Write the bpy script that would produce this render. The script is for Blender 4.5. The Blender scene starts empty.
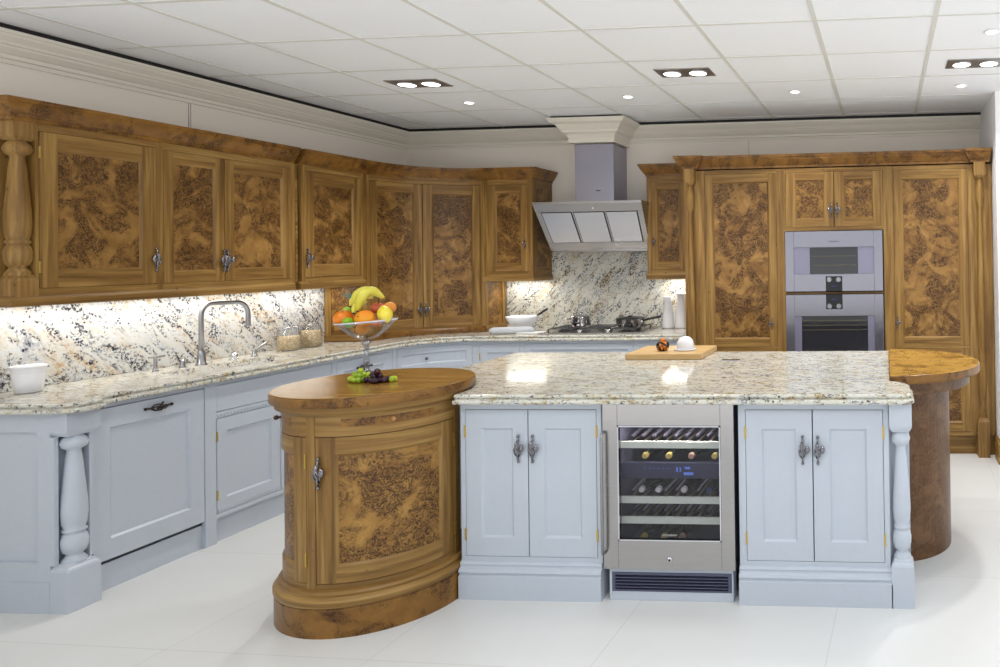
import bpy, bmesh, math, random
from mathutils import Vector, Matrix
random.seed(7)
PI = math.pi
C = bpy.context.scene.collection
scene = bpy.context.scene

# ------------------------------------------------------------------ camera, world, light, exposure
def set_camera():
    p, r, yaw = .0095, -.0154, .0742
    c, s = math.cos(yaw), math.sin(yaw)
    R = Vector((c, s, 0)); F = Vector((-s, c, 0)); U = Vector((0, 0, 1))
    F2 = F*math.cos(p) + U*math.sin(p); U2 = U*math.cos(p) - F*math.sin(p)
    R3 = R*math.cos(r) + U2*math.sin(r); U3 = U2*math.cos(r) - R*math.sin(r)
    m = Matrix((R3, U3, -F2)).transposed().to_4x4()
    m.translation = Vector((0, 0, 1.57))
    cd = bpy.data.cameras.new('camera'); co = bpy.data.objects.new('camera', cd); C.objects.link(co)
    co.matrix_world = m
    cd.sensor_fit = 'HORIZONTAL'; cd.sensor_width = 36; cd.lens = 36*.711
    cd.shift_x = (500-832.8)/1000; cd.shift_y = -(333.5-247.9)/1000
    cd.clip_start = .05
    scene.camera = co
set_camera()

w = bpy.data.worlds.new('world'); scene.world = w; w.use_nodes = True
wn = w.node_tree; bgn = wn.nodes['Background']
tc = wn.nodes.new('ShaderNodeTexCoord'); sx_ = wn.nodes.new('ShaderNodeSeparateXYZ'); cr_ = wn.nodes.new('ShaderNodeValToRGB'); mr_ = wn.nodes.new('ShaderNodeMapRange')
wn.links.new(tc.outputs['Generated'], sx_.inputs[0]); wn.links.new(sx_.outputs[2], mr_.inputs[0]); mr_.inputs[1].default_value = -1; mr_.inputs[2].default_value = 1
wn.links.new(mr_.outputs[0], cr_.inputs[0]); e_ = cr_.color_ramp.elements
e_[0].position = .44; e_[0].color = (1, 1, 1, 1); e_[1].position = .56; e_[1].color = (.36, .39, .42, 1)
wn.links.new(cr_.outputs[0], bgn.inputs[0]); bgn.inputs[1].default_value = 2.0
scene.view_settings.view_transform = 'Standard'
scene.view_settings.look = 'None'
scene.view_settings.gamma = 1
scene.view_settings.use_curve_mapping = False
scene.view_settings.exposure = -0.22

def area(name, loc, sx, sy, power, col=(1, 1, 1), rot=(0, 0, 0)):
    l = bpy.data.lights.new(name, 'AREA'); l.shape = 'RECTANGLE'; l.size = sx; l.size_y = sy; l.energy = power; l.color = col
    o = bpy.data.objects.new(name, l); o.location = loc; o.rotation_euler = rot; C.objects.link(o); return o
def spot(name, loc, power, col=(1, .97, .93), angle=110, blend=.8, size=.05):
    l = bpy.data.lights.new(name, 'SPOT'); l.energy = power; l.color = col; l.spot_size = math.radians(angle); l.spot_blend = blend; l.shadow_soft_size = size
    o = bpy.data.objects.new(name, l); o.location = loc; C.objects.link(o); return o
CEIL = 2.77
# unseen area lights added overhead to fill the room with light
area('ceiling_fill_light', (-1.0, .9, CEIL-.03), 2.0, .6, 32, (.95, .98, 1))
area('ceiling_fill_light', (2.0, 2.6, CEIL-.03), .6, 1.8, 18, (.95, .98, 1))
UNDER = (1, .96, .88)
area('under_cabinet_light', (-4.27, 4.15, 1.380), .08, 2.1, 8.5, UNDER)
area('under_cabinet_light', (-3.21, 6.12, 1.380), .36, .08, 2.0, UNDER)
area('under_cabinet_light', (-1.82, 6.12, 1.380), .30, .08, 2.0, UNDER)

# ------------------------------------------------------------------ colour and node helpers
def lin(r, g, b):
    f = lambda c: (c/255)/12.92 if c/255 <= .04045 else ((c/255+.055)/1.055)**2.4
    return (f(r), f(g), f(b), 1)
def newmat(name):
    m = bpy.data.materials.new(name); m.use_nodes = True
    nt = m.node_tree; b = nt.nodes['Principled BSDF']
    return m, nt, b
def N(nt, t, **k):
    n = nt.nodes.new(t)
    for a, v in k.items(): setattr(n, a, v)
    return n
def simple(name, col, rough=.5, metal=0, spec=.5, **k):
    m, nt, b = newmat(name)
    b.inputs['Base Color'].default_value = lin(*col); b.inputs['Roughness'].default_value = rough
    b.inputs['Metallic'].default_value = metal; b.inputs['Specular IOR Level'].default_value = spec
    for a, v in k.items(): b.inputs[a.replace('_', ' ')].default_value = v
    return m
def emis(name, col, s):
    m, nt, b = newmat(name)
    b.inputs['Base Color'].default_value = (0, 0, 0, 1)
    b.inputs['Emission Color'].default_value = lin(*col); b.inputs['Emission Strength'].default_value = s
    return m
def pos_map(nt, scale=(1, 1, 1), rot=(0, 0, 0), loc=(0, 0, 0)):
    g = N(nt, 'ShaderNodeNewGeometry'); mp = N(nt, 'ShaderNodeMapping')
    mp.inputs['Scale'].default_value = scale; mp.inputs['Rotation'].default_value = rot; mp.inputs['Location'].default_value = loc
    nt.links.new(g.outputs['Position'], mp.inputs['Vector']); return mp.outputs[0]
def noise(nt, vec, scale, detail=3, rough=.5, dist=0):
    n = N(nt, 'ShaderNodeTexNoise'); n.inputs['Scale'].default_value = scale; n.inputs['Detail'].default_value = detail
    n.inputs['Roughness'].default_value = rough; n.inputs['Distortion'].default_value = dist
    nt.links.new(vec, n.inputs['Vector']); return n
def ramp(nt, fac, stops, interp='LINEAR'):
    r = N(nt, 'ShaderNodeValToRGB'); r.color_ramp.interpolation = interp
    e = r.color_ramp.elements
    while len(e) > 1: e.remove(e[-1])
    e[0].position = stops[0][0]; e[0].color = stops[0][1]
    for p, c in stops[1:]:
        x = e.new(p); x.color = c
    nt.links.new(fac, r.inputs[0]); return r.outputs[0]
def mix(nt, fac, a, b, mode='MIX'):
    m = N(nt, 'ShaderNodeMix', data_type='RGBA', blend_type=mode)
    if isinstance(fac, (int, float)): m.inputs[0].default_value = fac
    else: nt.links.new(fac, m.inputs[0])
    for i, v in ((6, a), (7, b)):
        if isinstance(v, tuple): m.inputs[i].default_value = v
        else: nt.links.new(v, m.inputs[i])
    return m.outputs[2]
def math_(nt, op, a, b=0.0):
    m = N(nt, 'ShaderNodeMath', operation=op)
    for i, v in ((0, a), (1, b)):
        if isinstance(v, (int, float)): m.inputs[i].default_value = v
        else: nt.links.new(v, m.inputs[i])
    return m.outputs[0]
BW = ((0, 0, 0, 1), (1, 1, 1, 1))
def sat(nt, f, lo, hi): return ramp(nt, f, [(lo, BW[0]), (hi, BW[1])])
def bump(nt, b, h, s=.2, d=.01):
    n = N(nt, 'ShaderNodeBump'); n.inputs['Strength'].default_value = s; n.inputs['Distance'].default_value = d
    nt.links.new(h, n.inputs['Height']); nt.links.new(n.outputs[0], b.inputs['Normal'])

# ------------------------------------------------------------------ materials
def oak(name, scale, c0=(102, 74, 36), c1=(166, 132, 74), c2=(136, 102, 53)):
    m, nt, b = newmat(name)
    v = pos_map(nt, scale)
    n1 = noise(nt, v, 1.0, 4, .6, .4)
    n2 = noise(nt, pos_map(nt), 3.0, 2)
    base = ramp(nt, n1.outputs[0], [(.30, lin(*c0)), (.48, lin(*c2)), (.68, lin(*c1))])
    v3 = pos_map(nt); 
    k = N(nt, 'ShaderNodeTexVoronoi'); k.inputs['Scale'].default_value = 7; nt.links.new(v3, k.inputs['Vector'])
    knot = ramp(nt, k.outputs['Distance'], [(.03, lin(70, 40, 18)), (.07, (1, 1, 1, 1))])
    col = mix(nt, .55, base, knot, 'MULTIPLY')
    col = mix(nt, math_(nt, 'MULTIPLY', sat(nt, n2.outputs[0], .4, .75), .30), col, lin(116, 78, 32))
    nt.links.new(col, b.inputs['Base Color'])
    b.inputs['Roughness'].default_value = .38; b.inputs['Specular IOR Level'].default_value = .32
    bump(nt, b, n1.outputs[0], .08, .003)
    return m
OAK_V = oak('oak_vertical_grain', (34, 34, 1.6))
OAK_H = oak('oak_horizontal_grain', (1.6, 1.6, 34))

def burr(name, c_light=(166, 126, 70), c_mid=(114, 80, 38), c_dark=(34, 20, 10), off=(0, 0, 0), amount=.58, top=False):
    m, nt, b = newmat(name)
    v = pos_map(nt, loc=off)
    wn = noise(nt, v, 5.5, 3, .6)
    warp = N(nt, 'ShaderNodeVectorMath', operation='MULTIPLY_ADD')
    nt.links.new(wn.outputs['Color'], warp.inputs[0]); warp.inputs[1].default_value = (.16, .16, .16); nt.links.new(v, warp.inputs[2])
    sw = noise(nt, warp.outputs[0], 8, 4, .55, .9)
    base = ramp(nt, sw.outputs[0], [(.26, lin(*c_mid)), (.48, lin(*[(a+b_)//2 for a, b_ in zip(c_light, c_mid)])), (.70, lin(*c_light))])
    # clusters of small dark eyes and curls
    fl = noise(nt, warp.outputs[0], 46, 4, .62, 2.2)
    fleck = sat(nt, fl.outputs[0], .40, .56)
    vo = N(nt, 'ShaderNodeTexVoronoi'); vo.inputs['Scale'].default_value = 30; vo.inputs['Randomness'].default_value = 1
    fine = N(nt, 'ShaderNodeVectorMath', operation='MULTIPLY_ADD')
    fn = noise(nt, v, 40, 2); nt.links.new(fn.outputs['Color'], fine.inputs[0]); fine.inputs[1].default_value = (.03, .03, .03); nt.links.new(v, fine.inputs[2])
    nt.links.new(fine.outputs[0], vo.inputs['Vector'])
    eye = ramp(nt, vo.outputs['Distance'], [(.0, BW[1]), (.14, BW[1]), (.22, BW[0]), (.30, BW[0]), (.36, (.6, .6, .6, 1)), (.44, BW[0])])
    eyes = mix(nt, 1.0, mix(nt, 1.0, eye, (.8, .8, .8, 1), 'MULTIPLY'), fleck, 'LIGHTEN')
    v3 = N(nt, 'ShaderNodeTexVoronoi'); v3.inputs['Scale'].default_value = 13; v3.inputs['Randomness'].default_value = 1
    f3 = N(nt, 'ShaderNodeVectorMath', operation='MULTIPLY_ADD')
    nt.links.new(fn.outputs['Color'], f3.inputs[0]); f3.inputs[1].default_value = (.02, .02, .02); nt.links.new(v, f3.inputs[2]); nt.links.new(f3.outputs[0], v3.inputs['Vector'])
    iso_eye = ramp(nt, v3.outputs['Distance'], [(.0, BW[1]), (.07, BW[1]), (.10, (.1, .1, .1, 1)), (.14, (.75, .75, .75, 1)), (.18, (.15, .15, .15, 1)), (.22, (.5, .5, .5, 1)), (.27, BW[0])])
    mk = noise(nt, pos_map(nt, loc=(off[0]+3.1, off[1], off[2]+1.7)), 6.5, 5, .66, .9)
    mask = sat(nt, mk.outputs[0], .575-amount*.24, .655-amount*.20)
    f = mix(nt, 1.0, mix(nt, 1.0, eyes, mask, 'MULTIPLY'), mix(nt, 1.0, iso_eye, fleck, 'MULTIPLY'), 'LIGHTEN')
    f2 = math_(nt, 'MULTIPLY', f, .93)
    col = mix(nt, f2, base, lin(*c_dark))
    col = mix(nt, math_(nt, 'MULTIPLY', mask, .22), col, lin(98, 60, 22))
    nt.links.new(col, b.inputs['Base Color'])
    b.inputs['Roughness'].default_value = .32 if not top else .16; b.inputs['Specular IOR Level'].default_value = .32 if not top else .5
    bump(nt, b, f, .15, .003)
    return m
BURR = burr('burr_oak')
BURR_LIGHT = burr('burr_oak_pale', (176, 134, 70), (138, 98, 46), (46, 27, 12), (2.3, 1.1, .4), .75)
BURR_TRIM = burr('burr_oak_trim', (146, 104, 48), (112, 76, 32), (50, 30, 12), (5.1, .2, 2.2), .35)
BURR_TOP = burr('burr_oak_top', (192, 150, 74), (164, 122, 52), (112, 74, 28), (1.0, 4.2, .3), .30, True)
BURR_COLUMN = burr('burr_oak_column', (124, 92, 62), (108, 78, 52), (84, 58, 38), (0, 2.2, 7.7), .7)
def plank_top():
    m, nt, b = newmat('oak_top_boards')
    v = pos_map(nt, (2.2, 26, 8), (0, 0, math.radians(-38)))
    n1 = noise(nt, v, 1.0, 4, .6, .5)
    n2 = noise(nt, pos_map(nt), 3.2, 3, .6, 1.2)
    col = ramp(nt, n1.outputs[0], [(.3, lin(120, 84, 34)), (.5, lin(150, 110, 48)), (.7, lin(178, 138, 74))])
    col = mix(nt, math_(nt, 'MULTIPLY', sat(nt, n2.outputs[0], .5, .7), .45), col, lin(104, 68, 26))
    nt.links.new(col, b.inputs['Base Color']); b.inputs['Roughness'].default_value = .2
    return m
OAK_TOP = plank_top()

def granite(name, rot, base=(232, 229, 218), amt=1.0, rough=.10, gold=1.0, stretch=(1.0, 2.6, 3.4), sc=1.0, vlo=.52, gcol=(196, 160, 98)):
    m, nt, b = newmat(name)
    iso = pos_map(nt)
    dia = pos_map(nt, (1, 1, 1), rot)
    st = N(nt, 'ShaderNodeVectorMath', operation='MULTIPLY'); nt.links.new(dia, st.inputs[0]); st.inputs[1].default_value = stretch
    n_big = noise(nt, st.outputs[0], 2.2*sc, 5, .6, 1.0)
    n_vein = noise(nt, st.outputs[0], 6.0*sc, 6, .72, .9)
    n_gold = noise(nt, st.outputs[0], 3.6*sc, 5, .68, .6)
    n_f = noise(nt, iso, 75, 3, .65)
    n_m = noise(nt, iso, 34, 3, .65)
    col = mix(nt, sat(nt, n_m.outputs[0], .38, .62), lin(214, 212, 204), lin(*base))
    g = math_(nt, 'MULTIPLY', sat(nt, n_gold.outputs[0], .48, .66), sat(nt, n_m.outputs[0], .40, .56))
    col = mix(nt, math_(nt, 'MULTIPLY', g, .80*gold), col, lin(*gcol))
    gr = math_(nt, 'MULTIPLY', sat(nt, n_big.outputs[0], .50, .66), sat(nt, n_f.outputs[0], .42, .60))
    col = mix(nt, math_(nt, 'MULTIPLY', gr, .65*amt), col, lin(116, 124, 146))
    # dark mineral flecks gathered along the veins
    dk = math_(nt, 'MULTIPLY', sat(nt, n_vein.outputs[0], vlo, vlo+.08), sat(nt, n_f.outputs[0], .45, .56))
    col = mix(nt, math_(nt, 'MULTIPLY', dk, .88*amt), col, lin(42, 46, 62))
    vo = N(nt, 'ShaderNodeTexVoronoi'); vo.inputs['Scale'].default_value = 40; nt.links.new(iso, vo.inputs['Vector'])
    sp = ramp(nt, vo.outputs['Distance'], [(.17, BW[1]), (.25, BW[0])])
    sp = math_(nt, 'MULTIPLY', sp, sat(nt, n_m.outputs[0], .50, .54))
    col = mix(nt, math_(nt, 'MULTIPLY', sp, .9*amt), col, lin(50, 50, 56))
    nt.links.new(col, b.inputs['Base Color']); b.inputs['Roughness'].default_value = rough
    return m
GRAN = granite('granite', (0, 0, math.radians(12)), base=(216, 215, 200), amt=1.1, gold=1.25, sc=2.7, stretch=(1, 2.3, 2.6), vlo=.515, gcol=(168, 142, 84))
GRAN_WALL = granite('granite_left_wall', (math.radians(42), 0, 0), base=(212, 215, 220), amt=1.1, rough=.16, gold=1.1, stretch=(1.3, .8, 2.4), sc=1.15, vlo=.49, gcol=(190, 152, 84))
GRAN_BACK = granite('granite_back_wall', (0, math.radians(50), 0), base=(214, 212, 198), amt=1.1, rough=.16, stretch=(.8, 1.3, 2.4), sc=1.6, vlo=.49, gcol=(176, 148, 92))

def ceil_mat():
    m, nt, b = newmat('ceiling_tile')
    n = noise(nt, pos_map(nt), 160, 2)
    nt.links.new(mix(nt, n.outputs[0], lin(243, 246, 250), lin(249, 251, 254)), b.inputs['Base Color'])
    b.inputs['Roughness'].default_value = .9; bump(nt, b, n.outputs[0], .1, .002)
    return m
TILE = ceil_mat()
def floor_mat():
    m, nt, b = newmat('floor_tile')
    v = pos_map(nt, (1, 1, 1), (0, 0, math.radians(2)), (.35, .1, 0))
    br = N(nt, 'ShaderNodeTexBrick'); nt.links.new(v, br.inputs['Vector'])
    br.offset = 0; br.inputs['Scale'].default_value = 1; br.inputs['Mortar Size'].default_value = .0025; br.inputs['Mortar Smooth'].default_value = .1
    br.inputs['Brick Width'].default_value = .9; br.inputs['Row Height'].default_value = .9
    br.inputs['Color1'].default_value = lin(218, 219, 218); br.inputs['Color2'].default_value = lin(214, 215, 214); br.inputs['Mortar'].default_value = lin(202, 202, 200)
    n = noise(nt, pos_map(nt), 1.7, 5, .6, .8)
    nt.links.new(mix(nt, math_(nt, 'MULTIPLY', sat(nt, n.outputs[0], .35, .7), .25), br.outputs['Color'], lin(206, 202, 195)), b.inputs['Base Color'])
    b.inputs['Roughness'].default_value = .34; b.inputs['Specular IOR Level'].default_value = .4
    return m
FLOOR = floor_mat()
def wall_mat(name, c):
    m, nt, b = newmat(name)
    n = noise(nt, pos_map(nt), 60, 3)
    nt.links.new(mix(nt, n.outputs[0], lin(*c), lin(*[min(255, x+4) for x in c])), b.inputs['Base Color']); b.inputs['Roughness'].default_value = .8
    bump(nt, b, n.outputs[0], .05, .002)
    return m
WALL = wall_mat('wall_paint', (236, 229, 218)); WHITEWALL = wall_mat('white_wall_paint', (238, 238, 240))
CORNICE = wall_mat('cornice_paint', (226, 221, 208))
def paint_mat():
    m, nt, b = newmat('pale_blue_paint')
    n = noise(nt, pos_map(nt), 40, 2)
    nt.links.new(mix(nt, n.outputs[0], lin(191, 198, 208), lin(196, 203, 213)), b.inputs['Base Color']); b.inputs['Roughness'].default_value = .33
    return m
PAINT = paint_mat()
def steel_mat(name, col=(176, 173, 172), rough=.25, scale=(2, 2, 900)):
    m, nt, b = newmat(name)
    n = noise(nt, pos_map(nt, scale), 1, 2)
    b.inputs['Base Color'].default_value = lin(*col); b.inputs['Metallic'].default_value = 1
    nt.links.new(math_(nt, 'MULTIPLY_ADD' if 0 else 'ADD', math_(nt, 'MULTIPLY', n.outputs[0], .12), rough-.06), b.inputs['Roughness'])
    return m
STEEL = steel_mat('brushed_steel'); OVSTEEL = steel_mat('oven_steel', (150, 149, 158), .24); STEEL_V = steel_mat('brushed_steel_duct', (160, 158, 172), .24, (400, 400, 3))
CHROME = simple('polished_chrome', (220, 220, 225), .1, 1)
NICKEL = simple('satin_nickel', (158, 158, 162), .3, 1)
PEWTER = simple('pewter', (140, 137, 142), .26, 1)
BRONZE = simple('dark_bronze', (58, 48, 44), .35, .8)
BRASS = simple('brass', (206, 178, 96), .3, 1)
BLACK = simple('black_gap', (14, 12, 12), .6)
DARKGLASS = simple('oven_glass', (34, 34, 40), .06, 0, .8)
PANEL_GREY = simple('grey_inner_panel', (140, 138, 158), .35, .6)
BLACKPLASTIC = simple('black_plastic', (22, 22, 26), .35)
CERAMIC = simple('white_ceramic', (236, 236, 240), .22)
CLOTH = simple('grey_cloth', (200, 204, 210), .9)
WHITECLOTH = simple('white_cloth', (236, 236, 236), .9)
BOARDWOOD = oak('chopping_board_wood', (1.2, 30, 30), (196, 158, 104), (222, 190, 142), (210, 174, 120))
VENT = simple('dark_vent_grille', (92, 94, 116), .35, .5)
RACK = simple('pale_shelf_front', (240, 246, 232), .5)
BLUE_LIGHT = emis('blue_display', (120, 150, 255), .9)
BLUE_DIM = emis('blue_display_dim', (70, 100, 230), .5)
LAMP = emis('lamp_glow', (255, 252, 245), 6)
def glass(name, col=(255, 255, 255), tint=.9, gloss=.12, rough=.02):
    m, nt, b = newmat(name)
    out = nt.nodes['Material Output']; nt.nodes.remove(b)
    t = N(nt, 'ShaderNodeBsdfTransparent'); c = lin(*col); t.inputs[0].default_value = (c[0]*tint, c[1]*tint, c[2]*tint, 1)
    g = N(nt, 'ShaderNodeBsdfGlossy'); g.inputs['Roughness'].default_value = rough
    f = N(nt, 'ShaderNodeLayerWeight'); f.inputs[0].default_value = .5
    fm = math_(nt, 'ADD', math_(nt, 'MULTIPLY', math_(nt, 'POWER', f.outputs['Facing'], 4), .6), gloss)
    mx = N(nt, 'ShaderNodeMixShader'); nt.links.new(fm, mx.inputs[0]); nt.links.new(t.outputs[0], mx.inputs[1]); nt.links.new(g.outputs[0], mx.inputs[2])
    nt.links.new(mx.outputs[0], out.inputs[0]); return m
GLASS = glass('clear_glass', (250, 252, 255), .98, .05)
GLASS2 = glass('thick_clear_glass', (226, 230, 236), .86, .22)
COOLGLASS = glass('tinted_cooler_glass', (238, 238, 240), .95, .03)

# ------------------------------------------------------------------ mesh helpers
class MB:
    def __init__(s, warp=None, nx=1):
        s.v = []; s.f = []; s.m = []; s.sm = []; s.warp = warp; s.nx = nx
    def add(s, vs, fs, m=0, smooth=False, warp=True):
        o = len(s.v)
        s.v += [Vector(s.warp(*p)) if (s.warp and warp) else Vector(p) for p in vs]
        for f in fs: s.f.append([i+o for i in f]); s.m.append(m); s.sm.append(smooth)
    def box(s, x0, x1, y0, y1, z0, z1, m=0, nx=None):
        n = nx or s.nx
        vs = []; fs = []
        for i in range(n+1):
            x = x0+(x1-x0)*i/n
            vs += [(x, y0, z0), (x, y1, z0), (x, y1, z1), (x, y0, z1)]
        for i in range(n):
            a = 4*i; b = a+4
            for k in range(4): fs.append((a+k, b+k, b+(k+1) % 4, a+(k+1) % 4))
        fs += [(0, 1, 2, 3), (4*n+3, 4*n+2, 4*n+1, 4*n)]
        s.add(vs, fs, m)
    def strip(s, prof, x0, x1, m=0, nx=None):          # closed (y,z) profile extruded along x
        n = nx or s.nx; k = len(prof); vs = []; fs = []
        for i in range(n+1):
            x = x0+(x1-x0)*i/n
            vs += [(x, y, z) for y, z in prof]
        for i in range(n):
            for j in range(k): fs.append((i*k+j, (i+1)*k+j, (i+1)*k+(j+1) % k, i*k+(j+1) % k))
        fs += [tuple(range(k)), tuple(range(n*k, n*k+k))]
        s.add(vs, fs, m)
    def loft(s, poly, prof, m=0, mask=None, cap=(True, True), smooth=False):
        n = len(poly); vs = []; fs = []
        for d, z in prof:
            vs += [(x, y, z) for x, y in offset(poly, d, mask)]
        for r in range(len(prof)-1):
            for i in range(n): fs.append((r*n+i, r*n+(i+1) % n, (r+1)*n+(i+1) % n, (r+1)*n+i))
        if cap[0]: fs.append(tuple(reversed(range(n))))
        if cap[1]: fs.append(tuple(range((len(prof)-1)*n, len(prof)*n)))
        s.add(vs, fs, m, smooth)
    def lathe(s, prof, cx=0, cy=0, n=24, m=0, axis='z', smooth=True, cap=True):
        vs = []; fs = []
        for r, z in prof:
            for i in range(n):
                a = 2*PI*i/n; p = (r*math.cos(a), r*math.sin(a), z)
                if axis == 'y': p = (p[0], p[2], p[1])
                vs.append((cx+p[0], cy+p[1], p[2]) if axis == 'z' else (cx+p[0], p[1], cy+p[2]))
        for r in range(len(prof)-1):
            for i in range(n): fs.append((r*n+i, r*n+(i+1) % n, (r+1)*n+(i+1) % n, (r+1)*n+i))
        s.add(vs, fs, m, smooth)
        if cap: s.add(vs, [tuple(reversed(range(n))), tuple(range((len(prof)-1)*n, len(prof)*n))], m, False)
    def tube(s, pts, r, n=8, m=0, closed=False):
        pts = [Vector(p) for p in pts]; k = len(pts); rs = r if isinstance(r, (list, tuple)) else [r]*k
        vs = []; fs = []; up = None
        for i, p in enumerate(pts):
            t = (pts[min(i+1, k-1)]-pts[max(i-1, 0)]).normalized()
            if up is None: up = t.orthogonal().normalized()
            up = (up-t*up.dot(t)).normalized(); sd = t.cross(up)
            for j in range(n):
                a = 2*PI*j/n; vs.append(tuple(p+(up*math.cos(a)+sd*math.sin(a))*rs[i]))
        for i in range(k-1):
            for j in range(n): fs.append((i*n+j, i*n+(j+1) % n, (i+1)*n+(j+1) % n, (i+1)*n+j))
        fs += [tuple(reversed(range(n))), tuple(range((k-1)*n, k*n))]
        s.add(vs, fs, m, True)
    def ball(s, c, r, n=14, m=0, rot=None, fn=None):
        r = r if isinstance(r, tuple) else (r, r, r); h = n//2; vs = []; fs = []
        for i in range(1, h):
            a = PI*i/h
            for j in range(n):
                b = 2*PI*j/n; p = Vector((math.sin(a)*math.cos(b), math.sin(a)*math.sin(b), math.cos(a)))
                if fn: p = Vector(fn(p))
                p = Vector((p.x*r[0], p.y*r[1], p.z*r[2]))
                if rot: p = rot @ p
                vs.append(tuple(p+Vector(c)))
        for sg in (1, -1):
            p = Vector((0, 0, sg));
            if fn: p = Vector(fn(p))
            p = Vector((p.x*r[0], p.y*r[1], p.z*r[2]))
            if rot: p = rot @ p
            vs.append(tuple(p+Vector(c)))
        for i in range(h-2):
            for j in range(n): fs.append((i*n+j, (i+1)*n+j, (i+1)*n+(j+1) % n, i*n+(j+1) % n))
        t = (h-1)*n
        for j in range(n):
            fs.append((t, j, (j+1) % n)); fs.append((t+1, (h-2)*n+(j+1) % n, (h-2)*n+j))
        s.add(vs, fs, m, True)
    def build(s, name, mats, parent=None, bevel=0, loc=None):
        me = bpy.data.meshes.new(name)
        bm = bmesh.new(); vv = [bm.verts.new(p) for p in s.v]
        for f, mi, sm in zip(s.f, s.m, s.sm):
            try: fc = bm.faces.new([vv[i] for i in f])
            except ValueError: continue
            fc.material_index = mi; fc.smooth = sm
        bmesh.ops.recalc_face_normals(bm, faces=bm.faces[:])
        bm.to_mesh(me); bm.free()
        for m in (mats if isinstance(mats, (list, tuple)) else [mats]): me.materials.append(m)
        o = bpy.data.objects.new(name, me); C.objects.link(o)
        if parent: o.parent = parent
        if loc: o.location = loc
        if bevel:
            b = o.modifiers.new('bevel', 'BEVEL'); b.width = bevel; b.segments = 2; b.limit_method = 'ANGLE'; b.angle_limit = .6
        return o
def offset(poly, d, mask=None):
    if isinstance(d, (int, float)) and abs(d) < 1e-9: return list(poly)
    n = len(poly); out = []
    A = sum(poly[i][0]*poly[(i+1) % n][1]-poly[(i+1) % n][0]*poly[i][1] for i in range(n))
    sg = 1 if A > 0 else -1
    def edge(i):
        a = Vector(poly[i]); b = Vector(poly[(i+1) % n]); t = (b-a).normalized()
        nm = Vector((t.y, -t.x))*sg; e = d*(mask[i] if mask else 1)
        return a+nm*e, t, nm, e
    for i in range(n):
        p1, t1, n1, e1 = edge((i-1) % n); p2, t2, n2, e2 = edge(i)
        cr = t1.x*t2.y-t1.y*t2.x
        if abs(cr) < 1e-3: q = Vector(poly[i])+n2*(e1+e2)/2
        else:
            w_ = p2-p1; k = (w_.x*t2.y-w_.y*t2.x)/cr; q = p1+t1*k
        out.append((q.x, q.y))
    return out
def arc(cx, cy, r, a0, a1, n):
    return [(cx+r*math.cos(math.radians(a0+(a1-a0)*i/n)), cy+r*math.sin(math.radians(a0+(a1-a0)*i/n))) for i in range(n+1)]
def tag(o, label, cat, group=None, kind=None):
    o['label'] = label; o['category'] = cat
    if group: o['group'] = group
    if kind: o['kind'] = kind
    return o
def thing(name, label, cat, loc=(0, 0, 0), rz=0, group=None):
    o = bpy.data.objects.new(name, None); C.objects.link(o); o.location = loc; o.rotation_euler = (0, 0, rz); o.empty_display_size = .1
    return tag(o, label, cat, group)
def struct(o): o['kind'] = 'structure'; return o
def copy_tree(o, parent=None):
    c = o.copy(); C.objects.link(c)
    if parent: c.parent = parent
    for ch in list(o.children): copy_tree(ch, c)
    return c
def text(body, size, mat, parent, loc, rot, name='logo'):
    cu = bpy.data.curves.new(name, 'FONT'); cu.body = body; cu.size = size; cu.extrude = .0004; cu.align_x = 'CENTER'; cu.align_y = 'CENTER'
    t = bpy.data.objects.new(name, cu); C.objects.link(t)
    bpy.context.view_layer.update()
    me = bpy.data.meshes.new_from_object(t.evaluated_get(bpy.context.evaluated_depsgraph_get()))
    bpy.data.objects.remove(t)
    o = bpy.data.objects.new(name, me); C.objects.link(o); me.materials.clear(); me.materials.append(mat)
    o.parent = parent; o.location = loc; o.rotation_euler = rot; return o

# ------------------------------------------------------------------ room shell
XL, YB, XR, YR = -4.40, 6.25, .83, 5.36
m = MB(); m.box(-4.6, 2.8, -.4, 6.5, -.1, 0); struct(m.build('floor', FLOOR))
m = MB(); m.box(-4.6, 2.8, .3, 6.5, CEIL, CEIL+.1); ce = struct(m.build('ceiling', TILE))
g = MB()
PT = .6142; GX, GY = -4.028, 2.995
for k in range(0, 11): g.box(GX+PT*k-.012, GX+PT*k+.012, .3, 6.35, CEIL-.004, CEIL+.001)
for k in range(-4, 6):
    g.box(-4.5, 2.8, GY+PT*k-.010, GY+PT*k+.010, CEIL-.003, CEIL+.001)
g.build('ceiling_grid', simple('grid_bar', (220, 220, 214), .6), ce)
def wall(name, x0, x1, y0, y1, mat=WALL, z1=CEIL):
    mm = MB(); mm.box(x0, x1, y0, y1, 0, z1); return struct(mm.build(name, mat))
wall('wall_left', XL-.15, XL, .3, YB+.2); wall('wall_back', XL, 1.4, YB, YB+.15)
wall('wall_right', XR, 2.2, YR, YB, WHITEWALL)
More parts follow.
